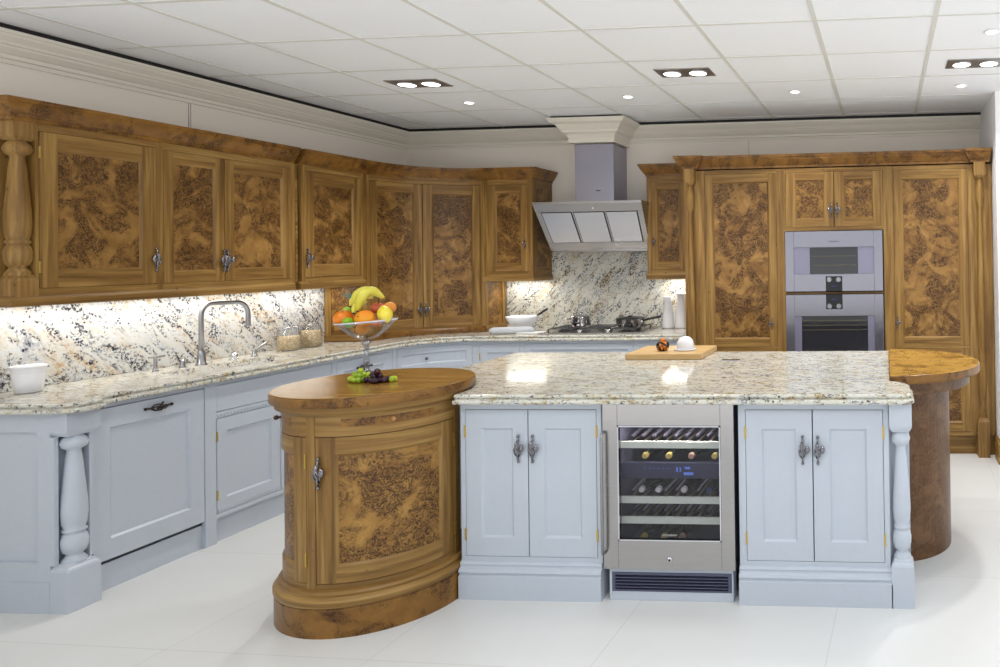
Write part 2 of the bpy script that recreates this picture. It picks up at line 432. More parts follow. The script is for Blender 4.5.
# vertical panel joints in the wall lining
m = MB()
for y in (4.19,): m.box(XL-.001, XL+.004, y-.002, y+.002, 2.3, 2.6); m.box(XL-.001, XL+.003, y+.012, y+.015, 2.3, 2.6)
for x in (-1.2,): m.box(x-.002, x+.002, YB-.004, YB+.001, 2.3, 2.6)
struct(m.build('trim_1', wall_mat('joint_paint', (176, 170, 166))))
CP = [(0, 2.575), (.012, 2.575), (.012, 2.60), (.022, 2.605), (.022, 2.628), (.03, 2.632), (.055, 2.66), (.06, 2.672), (.07, 2.675), (.075, 2.69), (.098, 2.715), (.105, 2.73), (.112, 2.732), (.112, 2.752), (0, 2.752)]
CP = [(a, 2.744-(2.752-z)*.84) for a, z in CP]
def cornice(name, x0, x1, parent_rot, loc):
    mm = MB(); mm.strip([(-a, b) for a, b in CP], x0, x1); o = mm.build(name, CORNICE); o.rotation_euler = (0, 0, parent_rot); o.location = loc; return struct(o)
cornice('trim_2', .3, YB, PI/2, (XL, 0, 0)); cornice('trim_3', XL+.0, XR, 0, (0, YB, 0))
m = MB(); m.box(XL+.0, XL+.10, .3, YB, 2.745, CEIL-.001); m.box(XL, XR, YB-.10, YB, 2.745, CEIL-.001)
struct(m.build('cornice_gap_shade', BLACK))  # black strips put in as the shadow line between cornice and ceiling
# plaster capital round the extractor duct
m = MB(); rect = [(-2.675, 5.90), (-2.300, 5.90), (-2.300, 6.25), (-2.675, 6.25)]
m.loft(rect, [(0, 2.56), (.012, 2.56), (.015, 2.60), (.03, 2.63), (.055, 2.645), (.06, 2.66), (.10, 2.705), (.13, 2.72), (.15, 2.745), (.15, 2.752)], mask=[1, 1, 0, 1])
struct(m.build('trim_5', CORNICE))
m = MB(); m.loft(rect, [(.12, 2.7525), (.12, CEIL-.001)], mask=[1, 1, 0, 1]); struct(m.build('capital_gap_shade', BLACK))  # black collar painting in the shaded gap above the capital
def skirt(name, x0, x1, rz, loc):
    mm = MB(); mm.strip([(0, 0), (-.022, 0), (-.022, .125), (-.012, .155), (-.004, .17), (0, .17)], x0, x1); o = mm.build(name, OAK_H); o.rotation_euler = (0, 0, rz); o.location = loc; return struct(o)
skirt('baseboard_right', XR-.022, 2.2, 0, (0, YR, 0)); skirt('baseboard_back', YR-.02, YR+.16, -PI/2, (XR, 2*YR+.14, 0))

# ------------------------------------------------------------------ ceiling lights
def twin_light(x, y, label):
    t = thing('twin_ceiling_light', label, 'ceiling light', (x, y, CEIL), 0, 'twin recessed ceiling lights')
    f = MB(); f.box(-.18, .18, -.10, .10, -.006, .0); f.build('frame', steel_mat('fitting_steel', (170, 168, 166), .4), t, .001)
    for sx in (-.085, .085):
        r = MB(); r.lathe([(.062, -.012), (.066, -.007), (.066, -.0062)], sx, 0); ro = r.build('bezel', NICKEL, t)
        l = MB(); l.lathe([(.052, -.0135), (.055, -.0125)], sx, 0); l.build('bulb', LAMP, t)
    spot('spot_lamp', (x, y, CEIL-.03), SPOT_TWIN, angle=120, size=.045)
def down_light(x, y, label):
    t = thing('ceiling_downlight', label, 'ceiling light', (x, y, CEIL), 0, 'small round ceiling downlights')
    r = MB(); r.lathe([(.040, -.008), (.045, -.004), (.045, -.001)]); r.build('bezel', simple('white_bezel', (235, 235, 235), .4), t)
    l = MB(); l.lathe([(.028, -.010), (.031, -.0085)]); l.build('bulb', LAMP, t)
    spot('spot_lamp', (x, y, CEIL-.03), SPOT_ONE, angle=110, size=.05)
SPOT_TWIN, SPOT_ONE = 85, 34
s_ = 1.2/1.22
for x, y, lb in ((-3.171, 4.64, 'steel twin recessed ceiling light on the left, above the left counter'),
                 (-1.302, 4.60, 'steel twin recessed ceiling light in the middle, in front of the extractor hood'),
                 (.593, 4.62, 'steel twin recessed ceiling light on the right, near the white wall')):
    twin_light(x*s_, y*s_, lb)
for x, y, lb in ((-3.185, 5.249, 'small round downlight farthest left, behind the left twin light'),
                 (-1.919, 5.222, 'small round downlight just right of the white plaster duct capital'),
                 (-.653, 5.237, 'small round downlight in front of the built-in ovens'),
                 (.566, 5.219, 'small round downlight behind the right twin light by the white wall'),
                 (.604, 3.966, 'small round downlight at the right edge, in front of the right twin light')):
    down_light(x*s_, y*s_, lb)
# unseen downlights added out of view to brighten the front of the room
for x, y in ((-3.1, 2.6), (-1.3, 2.6), (.59, 2.6), (-2.2, 1.3), (0.0, 1.3)):
    spot('spot_lamp', (x, y, CEIL-.03), 24, angle=120, size=.10)

# ------------------------------------------------------------------ hardware
def vine_handle(name, parent, x, z, y=-.002, s=1.0, side=1, horiz=False, warp=None):
    h = MB()
    def P(a, b, c): return (a, c, b)
    q = []
    q.append(([(0, -.052), (0, -.03), (.004, -.012), (-.004, .004), (.003, .02), (0, .035), (0, .052)], .0038))
    q.append(([(0, -.034), (-.012, -.018), (-.013, 0), (-.004, .014), (.002, .028)], .0034))
    q.append(([(0, -.03), (.011, -.02), (.012, -.004), (0, .010), (-.010, .018), (-.003, .034)], .003))
    q.append(([(-.010, -.006), (0, .002), (.012, .006), (.020, .010)], .0036))
    tmp = []
    for pts, r in q: tmp.append(([(a*s, c, b*s) for (a, b), c in zip(pts, [-.008, -.014, -.020, -.022, -.018, -.012, -.008])], r*s))
    def T(p):
        a, yy, b = p
        a *= side
        if horiz: a, b = b, a
        px, py, pz = a+x, yy+y, b+z
        return warp(px, py, pz) if warp else (px, py, pz)
    for pts, r in tmp: h.tube([T(p) for p in pts], r, 6)
    for zz in (-.052, .054): h.ball(T((0, -.008, zz*s)), .0065*s, 8)
    h.ball(T((.020*s, -.022, .006*s)), (.010*s, .008*s, .017*s), 10) if not horiz else h.ball(T((0, -.024, 0)), (.018*s, .008*s, .009*s), 10)
    for zz in (-.035, .035): h.tube([T((0, .002, zz*s)), T((0, -.012, zz*s))], .003*s, 6)
    return h.build(name, BRONZE if horiz else PEWTER, parent)
def hinges(parent, x, zs, y=-.003, warp=None):
    for z in zs:
        h = MB(warp); h.box(x-.004, x+.004, y-.004, y+.004, z-.028, z+.028); h.build('hinge', BRASS, parent, .001)

# ------------------------------------------------------------------ cabinet builders (local frame: x across, front at y=0, body towards +y)
def door(root, x0, x1, z0, z1, style='burr', fw=.062, rail=None, burrmat=None, handle=None, hinge=None, warp=None, nx=1, midrail=None, name='door', hs=1.0, y=0.0, holder=None):
    mv, mh, mp = (OAK_V, OAK_H, burrmat or BURR) if style == 'burr' else (PAINT, PAINT, PAINT)
    rail = rail or fw+.006
    d = MB(warp, nx); g = .0025; x0 += g; x1 -= g; z0 += g; z1 -= g
    T = .022
    d.box(x0, x0+fw, y-.001, y+T, z0, z1, 0); d.box(x1-fw, x1, y-.001, y+T, z0, z1, 0)
    rails = [(z0, z0+rail), (z1-rail, z1)]
    if midrail: rails.insert(1, (midrail-rail*.55, midrail+rail*.55))
    for a, b in rails: d.box(x0+fw, x1-fw, y-.001, y+T, a, b, 1)
    # sloped panel moulding
    for (a0, a), (b, b1) in zip(rails[:-1], rails[1:]):
        t = .011; dp = .011
        X0, X1 = x0+fw, x1-fw; n = nx
        for (xa, za), (xb, zb), ia, ib in (((X0, a), (X1, a), (X0+t, a+t), (X1-t, a+t)), ((X0, b), (X1, b), (X0+t, b-t), (X1-t, b-t))):
            vs = []; fs = []
            for i in range(n+1):
                u = i/n; vs += [(xa+(xb-xa)*u, y-.001, za), (ia[0]+(ib[0]-ia[0])*u, y+dp, ia[1])]
            for i in range(n): fs.append((2*i, 2*i+2, 2*i+3, 2*i+1))
            d.add(vs, fs, 1)
        for xa, xi in ((X0, X0+t), (X1, X1-t)):
            d.add([(xa, y-.001, a), (xa, y-.001, b), (xi, y+dp, b-t), (xi, y+dp, a+t)], [(0, 1, 2, 3)], 0)
    o = d.build(name, [mv, mh], root)
    for (a0, a), (b, b1) in zip(rails[:-1], rails[1:]):
        p = MB(warp, nx); p.box(x0+fw+.002, x1-fw-.002, y+.0095, y+.018, a+.002, b-.002)
        p.build('door_panel', mp, o)
    if handle:
        hx, hz, side, hor = handle
        vine_handle('handle', o, hx, hz, y-.001, hs, side, hor, warp)
    if hinge is not None: hinges(o, hinge, (z0+.10, z1-.10), y-.001, warp)
    return o
def face_frame(root, x0, x1, z0, z1, openings, style='burr', warp=None, nx=1, th=.022, name='face_frame'):
    """openings: list of (xa, xb, za, zb), covering a grid; frame = everything else, built from columns"""
    f = MB(warp, nx)
    xs = sorted({x0, x1, *[o[0] for o in openings], *[o[1] for o in openings]})
    for a, b in zip(xs[:-1], xs[1:]):
        if b-a < 1e-5: continue
        mid = (a+b)/2; zz = z0
        for o in sorted([o for o in openings if o[0] < mid < o[1]], key=lambda o: o[2]):
            if o[2]-zz > 1e-5: f.box(a, b, 0, th, zz, o[2], 1)
            zz = o[3]
        if z1-zz > 1e-5: f.box(a, b, 0, th, zz, z1, 1 if zz > z0 else 0)
    return f.build(name, [OAK_V, OAK_H] if style == 'burr' else [PAINT, PAINT], root)
def carcass(root, x0, x1, y0, y1, z0, z1, mat, warp=None, nx=1, inner=True):
    c = MB(warp, nx); t = .018
    # open-fronted box: back, sides, bottom and top in one material
    c.box(x0, x1, y1-t, y1, z0, z1); c.box(x0, x0+t, y0, y1-t, z0, z1); c.box(x1-t, x1, y0, y1-t, z0, z1)
    c.box(x0+t, x1-t, y0, y1-t, z0, z0+t); c.box(x0+t, x1-t, y0, y1-t, z1-t, z1)
    return c.build('carcass', mat, root)
CORN = [(0, 2.255), (.008, 2.255), (.010, 2.272), (.016, 2.276), (.026, 2.290), (.044, 2.318), (.050, 2.334), (.056, 2.336), (.058, 2.356), (0, 2.356)]
def top_cornice(root, poly, mask, dz=0, prof=CORN, mat=None):
    c = MB(); c.loft(poly, [(a, b+dz) for a, b in prof], mask=mask); return c.build('cornice', mat or BURR_TRIM, root)
PELM = [(.0, 1.385), (.010, 1.385), (.010, 1.42), (.004, 1.43), (0, 1.434)]
def pelmet(root, poly, mask):
    c = MB(); c.loft(poly, PELM, mask=mask); return c.build('light_rail', OAK_H, root)
BAL = [(.0, .0), (.86, .0), (.90, .02), (.62, .05), (.55, .065), (.80, .08), (.95, .12), (.98, .17), (.84, .215), (.70, .23), (.86, .24), (.86, .255), (.72, .265), (.86, .30), (.94, .38), (.90, .48), (.76, .62), (.62, .78), (.50, .865), (.54, .88), (.86, .897), (1.0, .93), (.88, .962), (.60, .985), (.62, 1.0)]
def turned_post(root, cx, cy, w, zb0, zb1, zt0, zt1, mat, rscale=1.0, recess=None):
    """square blocks with a turned baluster between them"""
    b = MB(); h = w/2
    sq = [(cx-h, cy-h), (cx+h, cy-h), (cx+h, cy+h), (cx-h, cy+h)]
    b.loft(sq, [(0, zb0), (0, zb1-.03), (-.004, zb1-.02), (-.010, zb1-.014), (-.012, zb1-.004), (-.016, zb1)])
    b.build('post_block', mat, root)
    t = MB(); t.loft(sq, [(-.014, zt0), (-.010, zt0+.006), (-.002, zt0+.02), (0, zt0+.03), (0, zt1)]); t.build('post_block', mat, root)
    s = MB(); s.lathe([(max(.001, r*h*rscale), zb1-.006+z*(zt0-zb1+.012)) for r, z in BAL[1:]], cx, cy, 28); s.build('baluster', mat, root)

RL = PI/2
# --- wall cabinets along the left wall (front X=-4.03; local x = world Y)
XF = -4.03; DEP = .365
def wall_cab(label, y0, y1, doors, openings, hs=1.0, left_open=False, stile0=0, endmask=(1, 0, 0, 0), gap=False):
    t = thing('wall_cabinet', label, 'wall cabinet', (XF, y0, 0), RL, 'oak wall cabinets')
    W = y1-y0; t0 = 0
    carcass(t, 0, W, .024, DEP, 1.42, 2.256, OAK_H)
    face_frame(t, 0, W, 1.432, 2.256, openings)
    for d in doors: door(t, **d)
    poly = [(0, 0), (W, 0), (W, DEP), (0, DEP)]
    top_cornice(t, poly, list(endmask)); pelmet(t, poly, list(endmask))
    return t
# cabinet A with the turned corner post
tA = thing('wall_cabinet', 'single-door burr oak wall cabinet with turned corner post, nearest on the left wall', 'wall cabinet', (XF, 2.998, 0), RL, 'oak wall cabinets')
W = .669
carcass(tA, .105, W, .024, DEP, 1.42, 2.256, OAK_H)
e = MB(); e.box(.02, .105, .090, DEP, 1.42, 2.256); e.box(.092, .105, .0, .090, 1.42, 2.256); e.box(.0, .02, .106, DEP, 1.434, 2.256); e.build('end_panel', OAK_V, tA)
face_frame(tA, .105, W, 1.432, 2.256, [(.105, .657, 1.466, 2.222)])
door(tA, .105, .657, 1.466, 2.222, fw=.075, handle=(.645, 1.60, -1, False), hinge=.107, hs=1.15)
turned_post(tA, .053, .042, .094, 1.42, 1.535, 2.165, 2.256, OAK_V, 1.08)
poly = [(0, 0), (W, 0), (W, DEP), (0, DEP)]
top_cornice(tA, poly, [1, 0, 0, 1]); pelmet(tA, poly, [1, 0, 0, 1])
# cabinet B, two doors
tB = wall_cab('double-door burr oak wall cabinet above the sink tap', 3.667, 4.572,
         [dict(x0=.022, x1=.392, z0=1.466, z1=2.215, fw=.055, handle=(.380, 1.59, -1, False), hs=1.15),
          dict(x0=.392, x1=.880, z0=1.466, z1=2.215, fw=.062, handle=(.404, 1.59, 1, False), hs=1.15)],
         [(.022, .880, 1.466, 2.215)])
# cabinet C
sf = MB(); sf.box(.905, .9445, .026, .05, 1.43, 2.256); sf.build('filler_strip', OAK_V, tB)
wall_cab('single-door burr oak wall cabinet next to the tall curved corner cupboard', 4.612, 5.25,
         [dict(x0=.050, x1=.585, z0=1.466, z1=2.212, fw=.075, handle=(.066, 1.60, 1, False), hs=1.15)],
         [(.0, .022, 1.44, 2.25), (.050, .585, 1.466, 2.212)], endmask=(1, 0, 0, 0))

# --- tall curved corner cupboard D : concave front standing on the counter
CXD, CYD, RD = -3.45, 5.25, .56
D = thing('corner_cupboard', 'tall burr oak corner cupboard with two concave doors standing on the counter', 'cupboard', (CXD, CYD, .95))
def warpD(x, y, z):       # x: arc length from the left end, y: depth behind the front
    a = PI - x/.60; sx, sy = .58, .64
    return (math.cos(a)*(sx+y), math.sin(a)*(sy+y), z-.95)
LD = .60*PI/2
openD = [(.035, LD-.035, 1.01, 2.215)]
f = face_frame(D, 0, LD, .955, 2.256, openD, warp=warpD, nx=10)
mid = .455
door(D, .035, mid, 1.01, 2.215, fw=.062, warp=warpD, nx=10, handle=(mid-.02, 1.16, -1, False), hs=1.0, burrmat=BURR)
door(D, mid, LD-.035, 1.01, 2.215, fw=.070, warp=warpD, nx=10, handle=(mid+.02, 1.16, 1, False), hs=1.0, burrmat=BURR)
b = MB(warpD, 12); b.box(.035, LD-.035, .024, .045, .958, 2.25); b.build('inner_back', BLACK, D)
def concave(n=14, k=0.0):   # front curve points in local xy, k = inset towards the room
    return [((.58-k)*math.cos(PI-i/n*PI/2), (.64-k)*math.sin(PI-i/n*PI/2)) for i in range(n+1)]
XW, YW = XL+.022-CXD, YB-.022-CYD
def ring(k): return [(XW, -k*.0), *concave(14, k), (-.0, YW), (XW, YW)]
c = MB(); vs = []; fs = []
pts = [ring(a) for a, z in CORN]; n = len(pts[0])
for P_, (a, z) in zip(pts, CORN): vs += [(x, y, z-.95) for x, y in P_]
for r in range(len(CORN)-1):
    for i in range(n): fs.append((r*n+i, r*n+(i+1) % n, (r+1)*n+(i+1) % n, (r+1)*n+i))
fs += [tuple(reversed(range(n))), tuple(range((len(CORN)-1)*n, len(CORN)*n))]
c.add(vs, fs); c.build('cornice', BURR_TRIM, D)
PL = [(.0, .0012), (.014, .0012), (.014, .032), (.006, .045), (0, .05)]
c = MB(); vs = []; fs = []; pts = [ring(a) for a, z in PL]
for P_, (a, z) in zip(pts, PL): vs += [(x, y, z) for x, y in P_]
for r in range(len(PL)-1):
    for i in range(n): fs.append((r*n+i, r*n+(i+1) % n, (r+1)*n+(i+1) % n, (r+1)*n+i))
fs += [tuple(reversed(range(n))), tuple(range((len(PL)-1)*n, len(PL)*n))]
c.add(vs, fs); c.build('plinth', BURR_TRIM, D)
# slim square fillets closing the curved front at both ends
for (xa, xb, ya, yb_) in ((-.592, -.566, -.016, .016), (-.016, .016, .622, .648)):
    q = MB(); q.box(xa, xb, ya, yb_, .052, 1.302); q.build('end_fillet', OAK_V, D)
# its two return side panels
def side_panel(root, x0, x1, z0, z1, loc, rz, wdt=.035):
    s = MB(); s.box(x0, x0+wdt, 0, .02, z0, z1, 0); s.box(x1-wdt, x1, 0, .02, z0, z1, 0)
    s.box(x0+wdt, x1-wdt, 0, .02, z0, z0+.05, 1); s.box(x0+wdt, x1-wdt, 0, .02, z1-.05, z1, 1); s.box(x0, x1, -.010, 0, z0, z0+.045, 1)
    o = s.build('side_panel', [OAK_V, OAK_H], root); o.location = loc; o.rotation_euler = (0, 0, rz)
    p = MB(); p.box(x0+wdt, x1-wdt, .008, .016, z0+.05, z1-.05); p.build('burr_inset', BURR_LIGHT, o)
side_panel(D, XW+.0, -.585, .005, 1.30, (0, -.0, 0), 0, .05)
side_panel(D, .645, YW, .005, 1.30, (0.0, 0, 0), PI/2, .05)

# --- back wall cabinets E (left of hood) and F (right of hood), front Y=5.88
YF = 5.88; DB = YB-.002-YF
E_ = thing('wall_cabinet', 'narrow burr oak wall cabinet immediately left of the extractor hood', 'wall cabinet', (-3.45, YF, 0), 0, 'oak wall cabinets')
W = .435
carcass(E_, 0, W-.02, .024, DB, 1.42, 2.256, OAK_H)
face_frame(E_, 0, W, 1.432, 2.256, [(.045, W-.04, 1.466, 2.215)])
door(E_, .045, W-.04, 1.466, 2.215, fw=.058, handle=(W-.062, 1.70, -1, False), hs=.7, burrmat=BURR)
s = MB(); s.box(0, .06, 0, .018, 1.43, 2.256, 0); s.box(DB-.022-.05, DB-.022, 0, .018, 1.43, 2.256, 0); s.box(.06, DB-.072, 0, .018, 1.43, 1.50, 1); s.box(.06, DB-.072, 0, .018, 2.19, 2.256, 1)
so = s.build('side_panel', [OAK_V, OAK_H], E_); so.location = (W, .022, 0); so.rotation_euler = (0, 0, PI/2)
p = MB(); p.box(.06, DB-.072, .006, .014, 1.5, 2.19); p.build('burr_inset', BURR, so)
poly = [(0, 0), (W, 0), (W, DB), (0, DB)]
top_cornice(E_, poly, [1, 1, 0, 0]); pelmet(E_, poly, [1, 1, 0, 0])
F_ = thing('wall_cabinet', 'narrow burr oak wall cabinet immediately right of the extractor hood', 'wall cabinet', (-2.01, YF, 0), 0, 'oak wall cabinets')
W = .385
carcass(F_, .0, W, .024, DB, 1.42, 2.256, OAK_V)
face_frame(F_, 0, W, 1.432, 2.256, [(.035, .335, 1.466, 2.215)])
door(F_, .035, .335, 1.466, 2.215, fw=.052, handle=(.058, 1.70, 1, False), hs=.7, burrmat=BURR)
poly = [(0, 0), (W, 0), (W, DB), (0, DB)]
top_cornice(F_, poly, [1, 0, 0, 1]); pelmet(F_, poly, [1, 0, 0, 1])

# --- tall run on the right, front Y=5.58
YT = 5.58; DT = YB-.002-YT; TZ = 2.256
CORT = [(a, b+.010) for a, b in CORN]
def tall_base(t, x0, x1, post=False):
    p = MB(); p.box(x0, x1, .05, .07, .0, .155); p.build('plinth', OAK_H, t)
def tall_cab(label, x0, x1, hx, side, panel, posts=()):
    t = thing('tall_cabinet', label, 'tall cabinet', (x0, YT, 0), 0, 'tall oak cabinets')
    W = x1-x0
    carcass(t, 0, W, .024, DT, .15, TZ, OAK_V)
    do = (panel[0]-x0, panel[1]-x0)
    face_frame(t, 0, W, .155, TZ, [(do[0], do[1], .185, .83), (do[0], do[1], .845, 2.225)])
    door(t, do[0], do[1], .845, 2.225, fw=.062, rail=.066, handle=(hx-x0, 1.03, side, False), hs=.8, burrmat=BURR)
    door(t, do[0], do[1], .185, .83, fw=.062, rail=.066, burrmat=BURR)
    tall_base(t, 0, W)
    return t, W
T1, W = tall_cab('tall burr oak larder cabinet left of the ovens', -1.60, -.825, -.905, -1, (-1.435, -.858))
turned_post(T1, .055, -.022, .086, .0, .30, 2.14, TZ+.01, OAK_V, .74)
e = MB(); e.box(.0, .115, .002, .02, .155, TZ); e.build('post_backing', OAK_V, T1)
poly = [(0, 0), (0, -.05), (.115, -.05), (.115, 0), (W, 0), (W, DT), (0, DT)]
top_cornice(T1, poly, [1, 1, 1, 1, 0, 0, 1], prof=CORT)
OH = thing('oven_housing', 'tall oak oven housing with two small burr doors above the ovens', 'oven cabinet', (-.825, YT, 0), 0, 'tall oak cabinets')
W = .865
carcass(OH, 0, W, .024, DT, .15, TZ, OAK_V)
face_frame(OH, 0, W, .155, TZ, [(.035, .810, .66, 1.262), (.035, .810, 1.275, 1.762), (.040, .810, 1.79, 2.225), (.035, .810, .20, .62)])
door(OH, .040, .425, 1.79, 2.225, fw=.075, rail=.06, handle=(.402, 1.92, -1, False), hs=1.0, burrmat=BURR_LIGHT)
door(OH, .425, .810, 1.79, 2.225, fw=.075, rail=.06, handle=(.448, 1.92, 1, False), hs=1.0, burrmat=BURR_LIGHT)
door(OH, .035, .810, .20, .62, fw=.075, rail=.06)
tall_base(OH, 0, W)
poly = [(0, 0), (W, 0), (W, DT), (0, DT)]
top_cornice(OH, poly, [1, 0, 0, 0], prof=CORT)
T2, W = tall_cab('tall burr oak larder cabinet right of the ovens with end post', .04, .825, .085, 1, (.066, .640))
turned_post(T2, .688, -.022, .086, .0, .30, 2.14, TZ+.01, OAK_V, .74)
e = MB(); e.box(.62, W, .001, .02, .155, TZ); e.box(.64, W, .02, .05, 0, .155); e.build('post_backing', OAK_V, T2)
poly = [(0, 0), (.625, 0), (.625, -.05), (W-.02, -.05), (W-.02, 0), (W-.02, DT), (0, DT)]
top_cornice(T2, poly, [1, 1, 1, .2, .2, 0, 0], prof=CORT)

# --- ovens
def oven(label, z0, z1, win, pz, knobz, steam):
    t = thing('oven', label, 'oven', (-.4075, YT, z0), 0, 'built-in steel ovens')
    H = z1-z0; hw = .383; y0 = -.022
    f = MB(); wx0, wx1, wz0, wz1 = win
    f.box(-hw, wx0, y0, .0, 0, H); f.box(wx1, hw, y0, 0, 0, H); f.box(wx0, wx1, y0, 0, wz1, H); f.box(wx0, wx1, y0, 0, 0, wz0)
    f.build('door_front', OVSTEEL, t, .002)
    bd = MB(); bd.box(-.36, .36, .001, .45, .004, H-.004); bd.build('body', BLACK, t)
    gx0, gx1 = (wx0+.125, wx1-.125) if steam else (wx0+.055, wx1-.055)
    for pa_, pb_ in ((wx0, gx0), (gx1, wx1)):
        pnl = MB(); pnl.box(pa_, pb_, y0+.010, 0, wz0, wz1); pnl.build('inner_side_panel', PANEL_GREY, t)
    g = MB(); g.box(gx0, gx1, y0+.012, 0, wz0, wz1); w_ = g.build('window', DARKGLASS, t)
    sh = MB()
    for k in range(2 if steam else 3):
        zz = wz0+(wz1-wz0)*(.33+.34*k if steam else .70+.1*k); sh.box(gx0+.01, gx1-.01, y0+.0105, y0+.0118, zz-.0025, zz+.0025)
    sh.build('shelf', simple('shelf_bronze', (96, 92, 74), .4, .5), w_)
    cp = MB(); cp.box(-.065, .065, y0-.003, y0+.001, pz[0], pz[1]); c_ = cp.build('control_panel', BLACKPLASTIC, t, .002)
    for sx in (-.036, .036):
        k = MB(); k.lathe([(.021, y0-.003), (.021, y0-.020), (.018, y0-.024)], sx, knobz, 20, axis='y'); k.build('knob', NICKEL, c_)
    d = MB(); dz = knobz+(.052 if not steam else -.052)
    for i in range(5): d.box(-.020+i*.008, -.014+i*.008, y0-.0045, y0-.003, dz-.003, dz+.003)
    d.build('display', BLUE_DIM, c_)
    return t
o1 = oven('upper built-in steel oven with narrow window', 1.283, 1.756, (-.315, .315, .135, .345), (.0, .118), .092, True)
o2 = oven('lower built-in steel oven with wide window and controls at its top', .665, 1.258, (-.315, .315, .06, .425), (.478, .593), .503, False)
text('GAGGENAU', .016, BLACKPLASTIC, o1, (0, -.0225, .39), (PI/2, 0, 0))

# ------------------------------------------------------------------ extractor hood
Hd = thing('extractor_hood', 'stainless steel angled extractor hood above the hob', 'cooker hood', (-2.45, YB, 1.628))
a = MB(); TX, BX = .462, .440
yt, yb = -.57, -.29; zt, zb = .395, .012
def hp(u, v): # u -1..1 across, v 0 bottom..1 top on the sloping face
    return (u*(BX+(TX-BX)*v), yb+(yt-yb)*v, zb+(zt-zb)*v)
def hq(u, v, off):
    x, y, z = hp(u, v); nrm = Vector((0, -(zt-zb), (yt-yb))).normalized(); return (x, y+nrm.y*off, z+nrm.z*off)
def slab(mb, u0, u1, v0, v1, o0, o1, skew=0):
    vs = [hq(u0+s*(0), v, o) for o in (o0, o1) for (s, v) in ((0, v0),)]
    vs = [hq(u0, v0, o0), hq(u1, v0, o0), hq(u1, v1, o0), hq(u0, v1, o0), hq(u0, v0, o1), hq(u1, v0, o1), hq(u1, v1, o1), hq(u0, v1, o1)]
    mb.add(vs, [(0, 1, 2, 3), (4, 5, 6, 7), (0, 1, 5, 4), (1, 2, 6, 5), (2, 3, 7, 6), (3, 0, 4, 7)])
panels = [(-.90, -.325), (-.30, .285), (.31, .90)]
fr = MB()
slab(fr, -1, 1, 0, .17, 0, -.03); slab(fr, -1, 1, .83, 1, 0, -.03)
for u0, u1 in ((-1, -.90), (-.325, -.30), (.285, .31), (.90, 1)): slab(fr, u0, u1, .17, .83, 0, -.03)
fr.build('front_frame', STEEL, Hd, .0015)
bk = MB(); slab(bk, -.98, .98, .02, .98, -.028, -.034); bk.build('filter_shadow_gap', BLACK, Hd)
for u0, u1 in panels:
    f = MB(); slab(f, u0+.004, u1-.026, .172, .808, -.004, -.02); f.build('filter_panel', steel_mat('bright_steel', (208, 208, 214), .24), Hd, .001)
bd = MB(); vs = [(-TX, yt, zt), (TX, yt, zt), (TX, 0-.002, zt), (-TX, -.002, zt), (-BX, yb, 0), (BX, yb, 0), (BX, -.002, 0), (-BX, -.002, 0), (-BX, yb, zb), (BX, yb, zb)]
z1 = zt+.018
body = MB()
body.add([(-TX, yt, zt), (TX, yt, zt), (TX, -.002, zt), (-TX, -.002, zt), (-TX, yt, z1), (TX, yt, z1), (TX, -.002, z1), (-TX, -.002, z1)], [(0, 1, 2, 3), (4, 5, 6, 7), (0, 1, 5, 4), (1, 2, 6, 5), (2, 3, 7, 6), (3, 0, 4, 7)])
for sx in (-1, 1):
    xa, xb = sx*TX*.985, sx*BX*.985
    body.add([(xa, yt+.05, zt), (xa, -.002, zt), (xb, -.002, 0), (xb, yb+.02, 0), (xa-sx*.01, yt+.05, zt), (xa-sx*.01, -.002, zt), (xb-sx*.01, -.002, 0), (xb-sx*.01, yb+.02, 0)], [(0, 1, 2, 3), (4, 5, 6, 7), (0, 1, 5, 4), (1, 2, 6, 5), (2, 3, 7, 6), (3, 0, 4, 7)])
body.box(-BX*.98, BX*.98, yb+.02, -.002, 0, .012)
body.build('body', STEEL, Hd)
dc = MB(); dc.box(-.205, .135, -.32, -.002, z1, .925); do_ = dc.build('duct_cover', STEEL_V, Hd, .002)
bs = MB(); bs.lathe([(.008, yt-.006), (.008, yt-.012)], 0.06, zt-.04, 12, axis='y'); bs.build('button', CHROME, Hd)
lg = MB(); lg.box(-.02, .02, -.3215, -.32, .52, .526); lg.build('logo', BLACKPLASTIC, Hd)

# ------------------------------------------------------------------ splashbacks
def slab_thing(label, x0, x1, y0, y1, z0, z1, mat):
    mm = MB(); mm.box(x0, x1, y0, y1, z0, z1); o = mm.build('granite_splashback', mat, None, .001); return tag(o, label, 'splashback')
slab_thing('granite splashback along the left wall behind the sink', XL+.001, XL+.021, 2.97, 5.248, .951, 1.384, GRAN_WALL)
slab_thing('short granite splashback behind the white bowl, left of the hob', -3.44, -3.021, YB-.021, YB-.001, .951, 1.384, GRAN_BACK)
slab_thing('tall granite splashback behind the hob, rising to the hood', -3.020, -2.012, YB-.021, YB-.001, .951, 1.625, GRAN_BACK)
slab_thing('short granite splashback right of the hob, beneath a wall cabinet', -2.011, -1.602, YB-.021, YB-.001, .951, 1.384, GRAN_BACK)

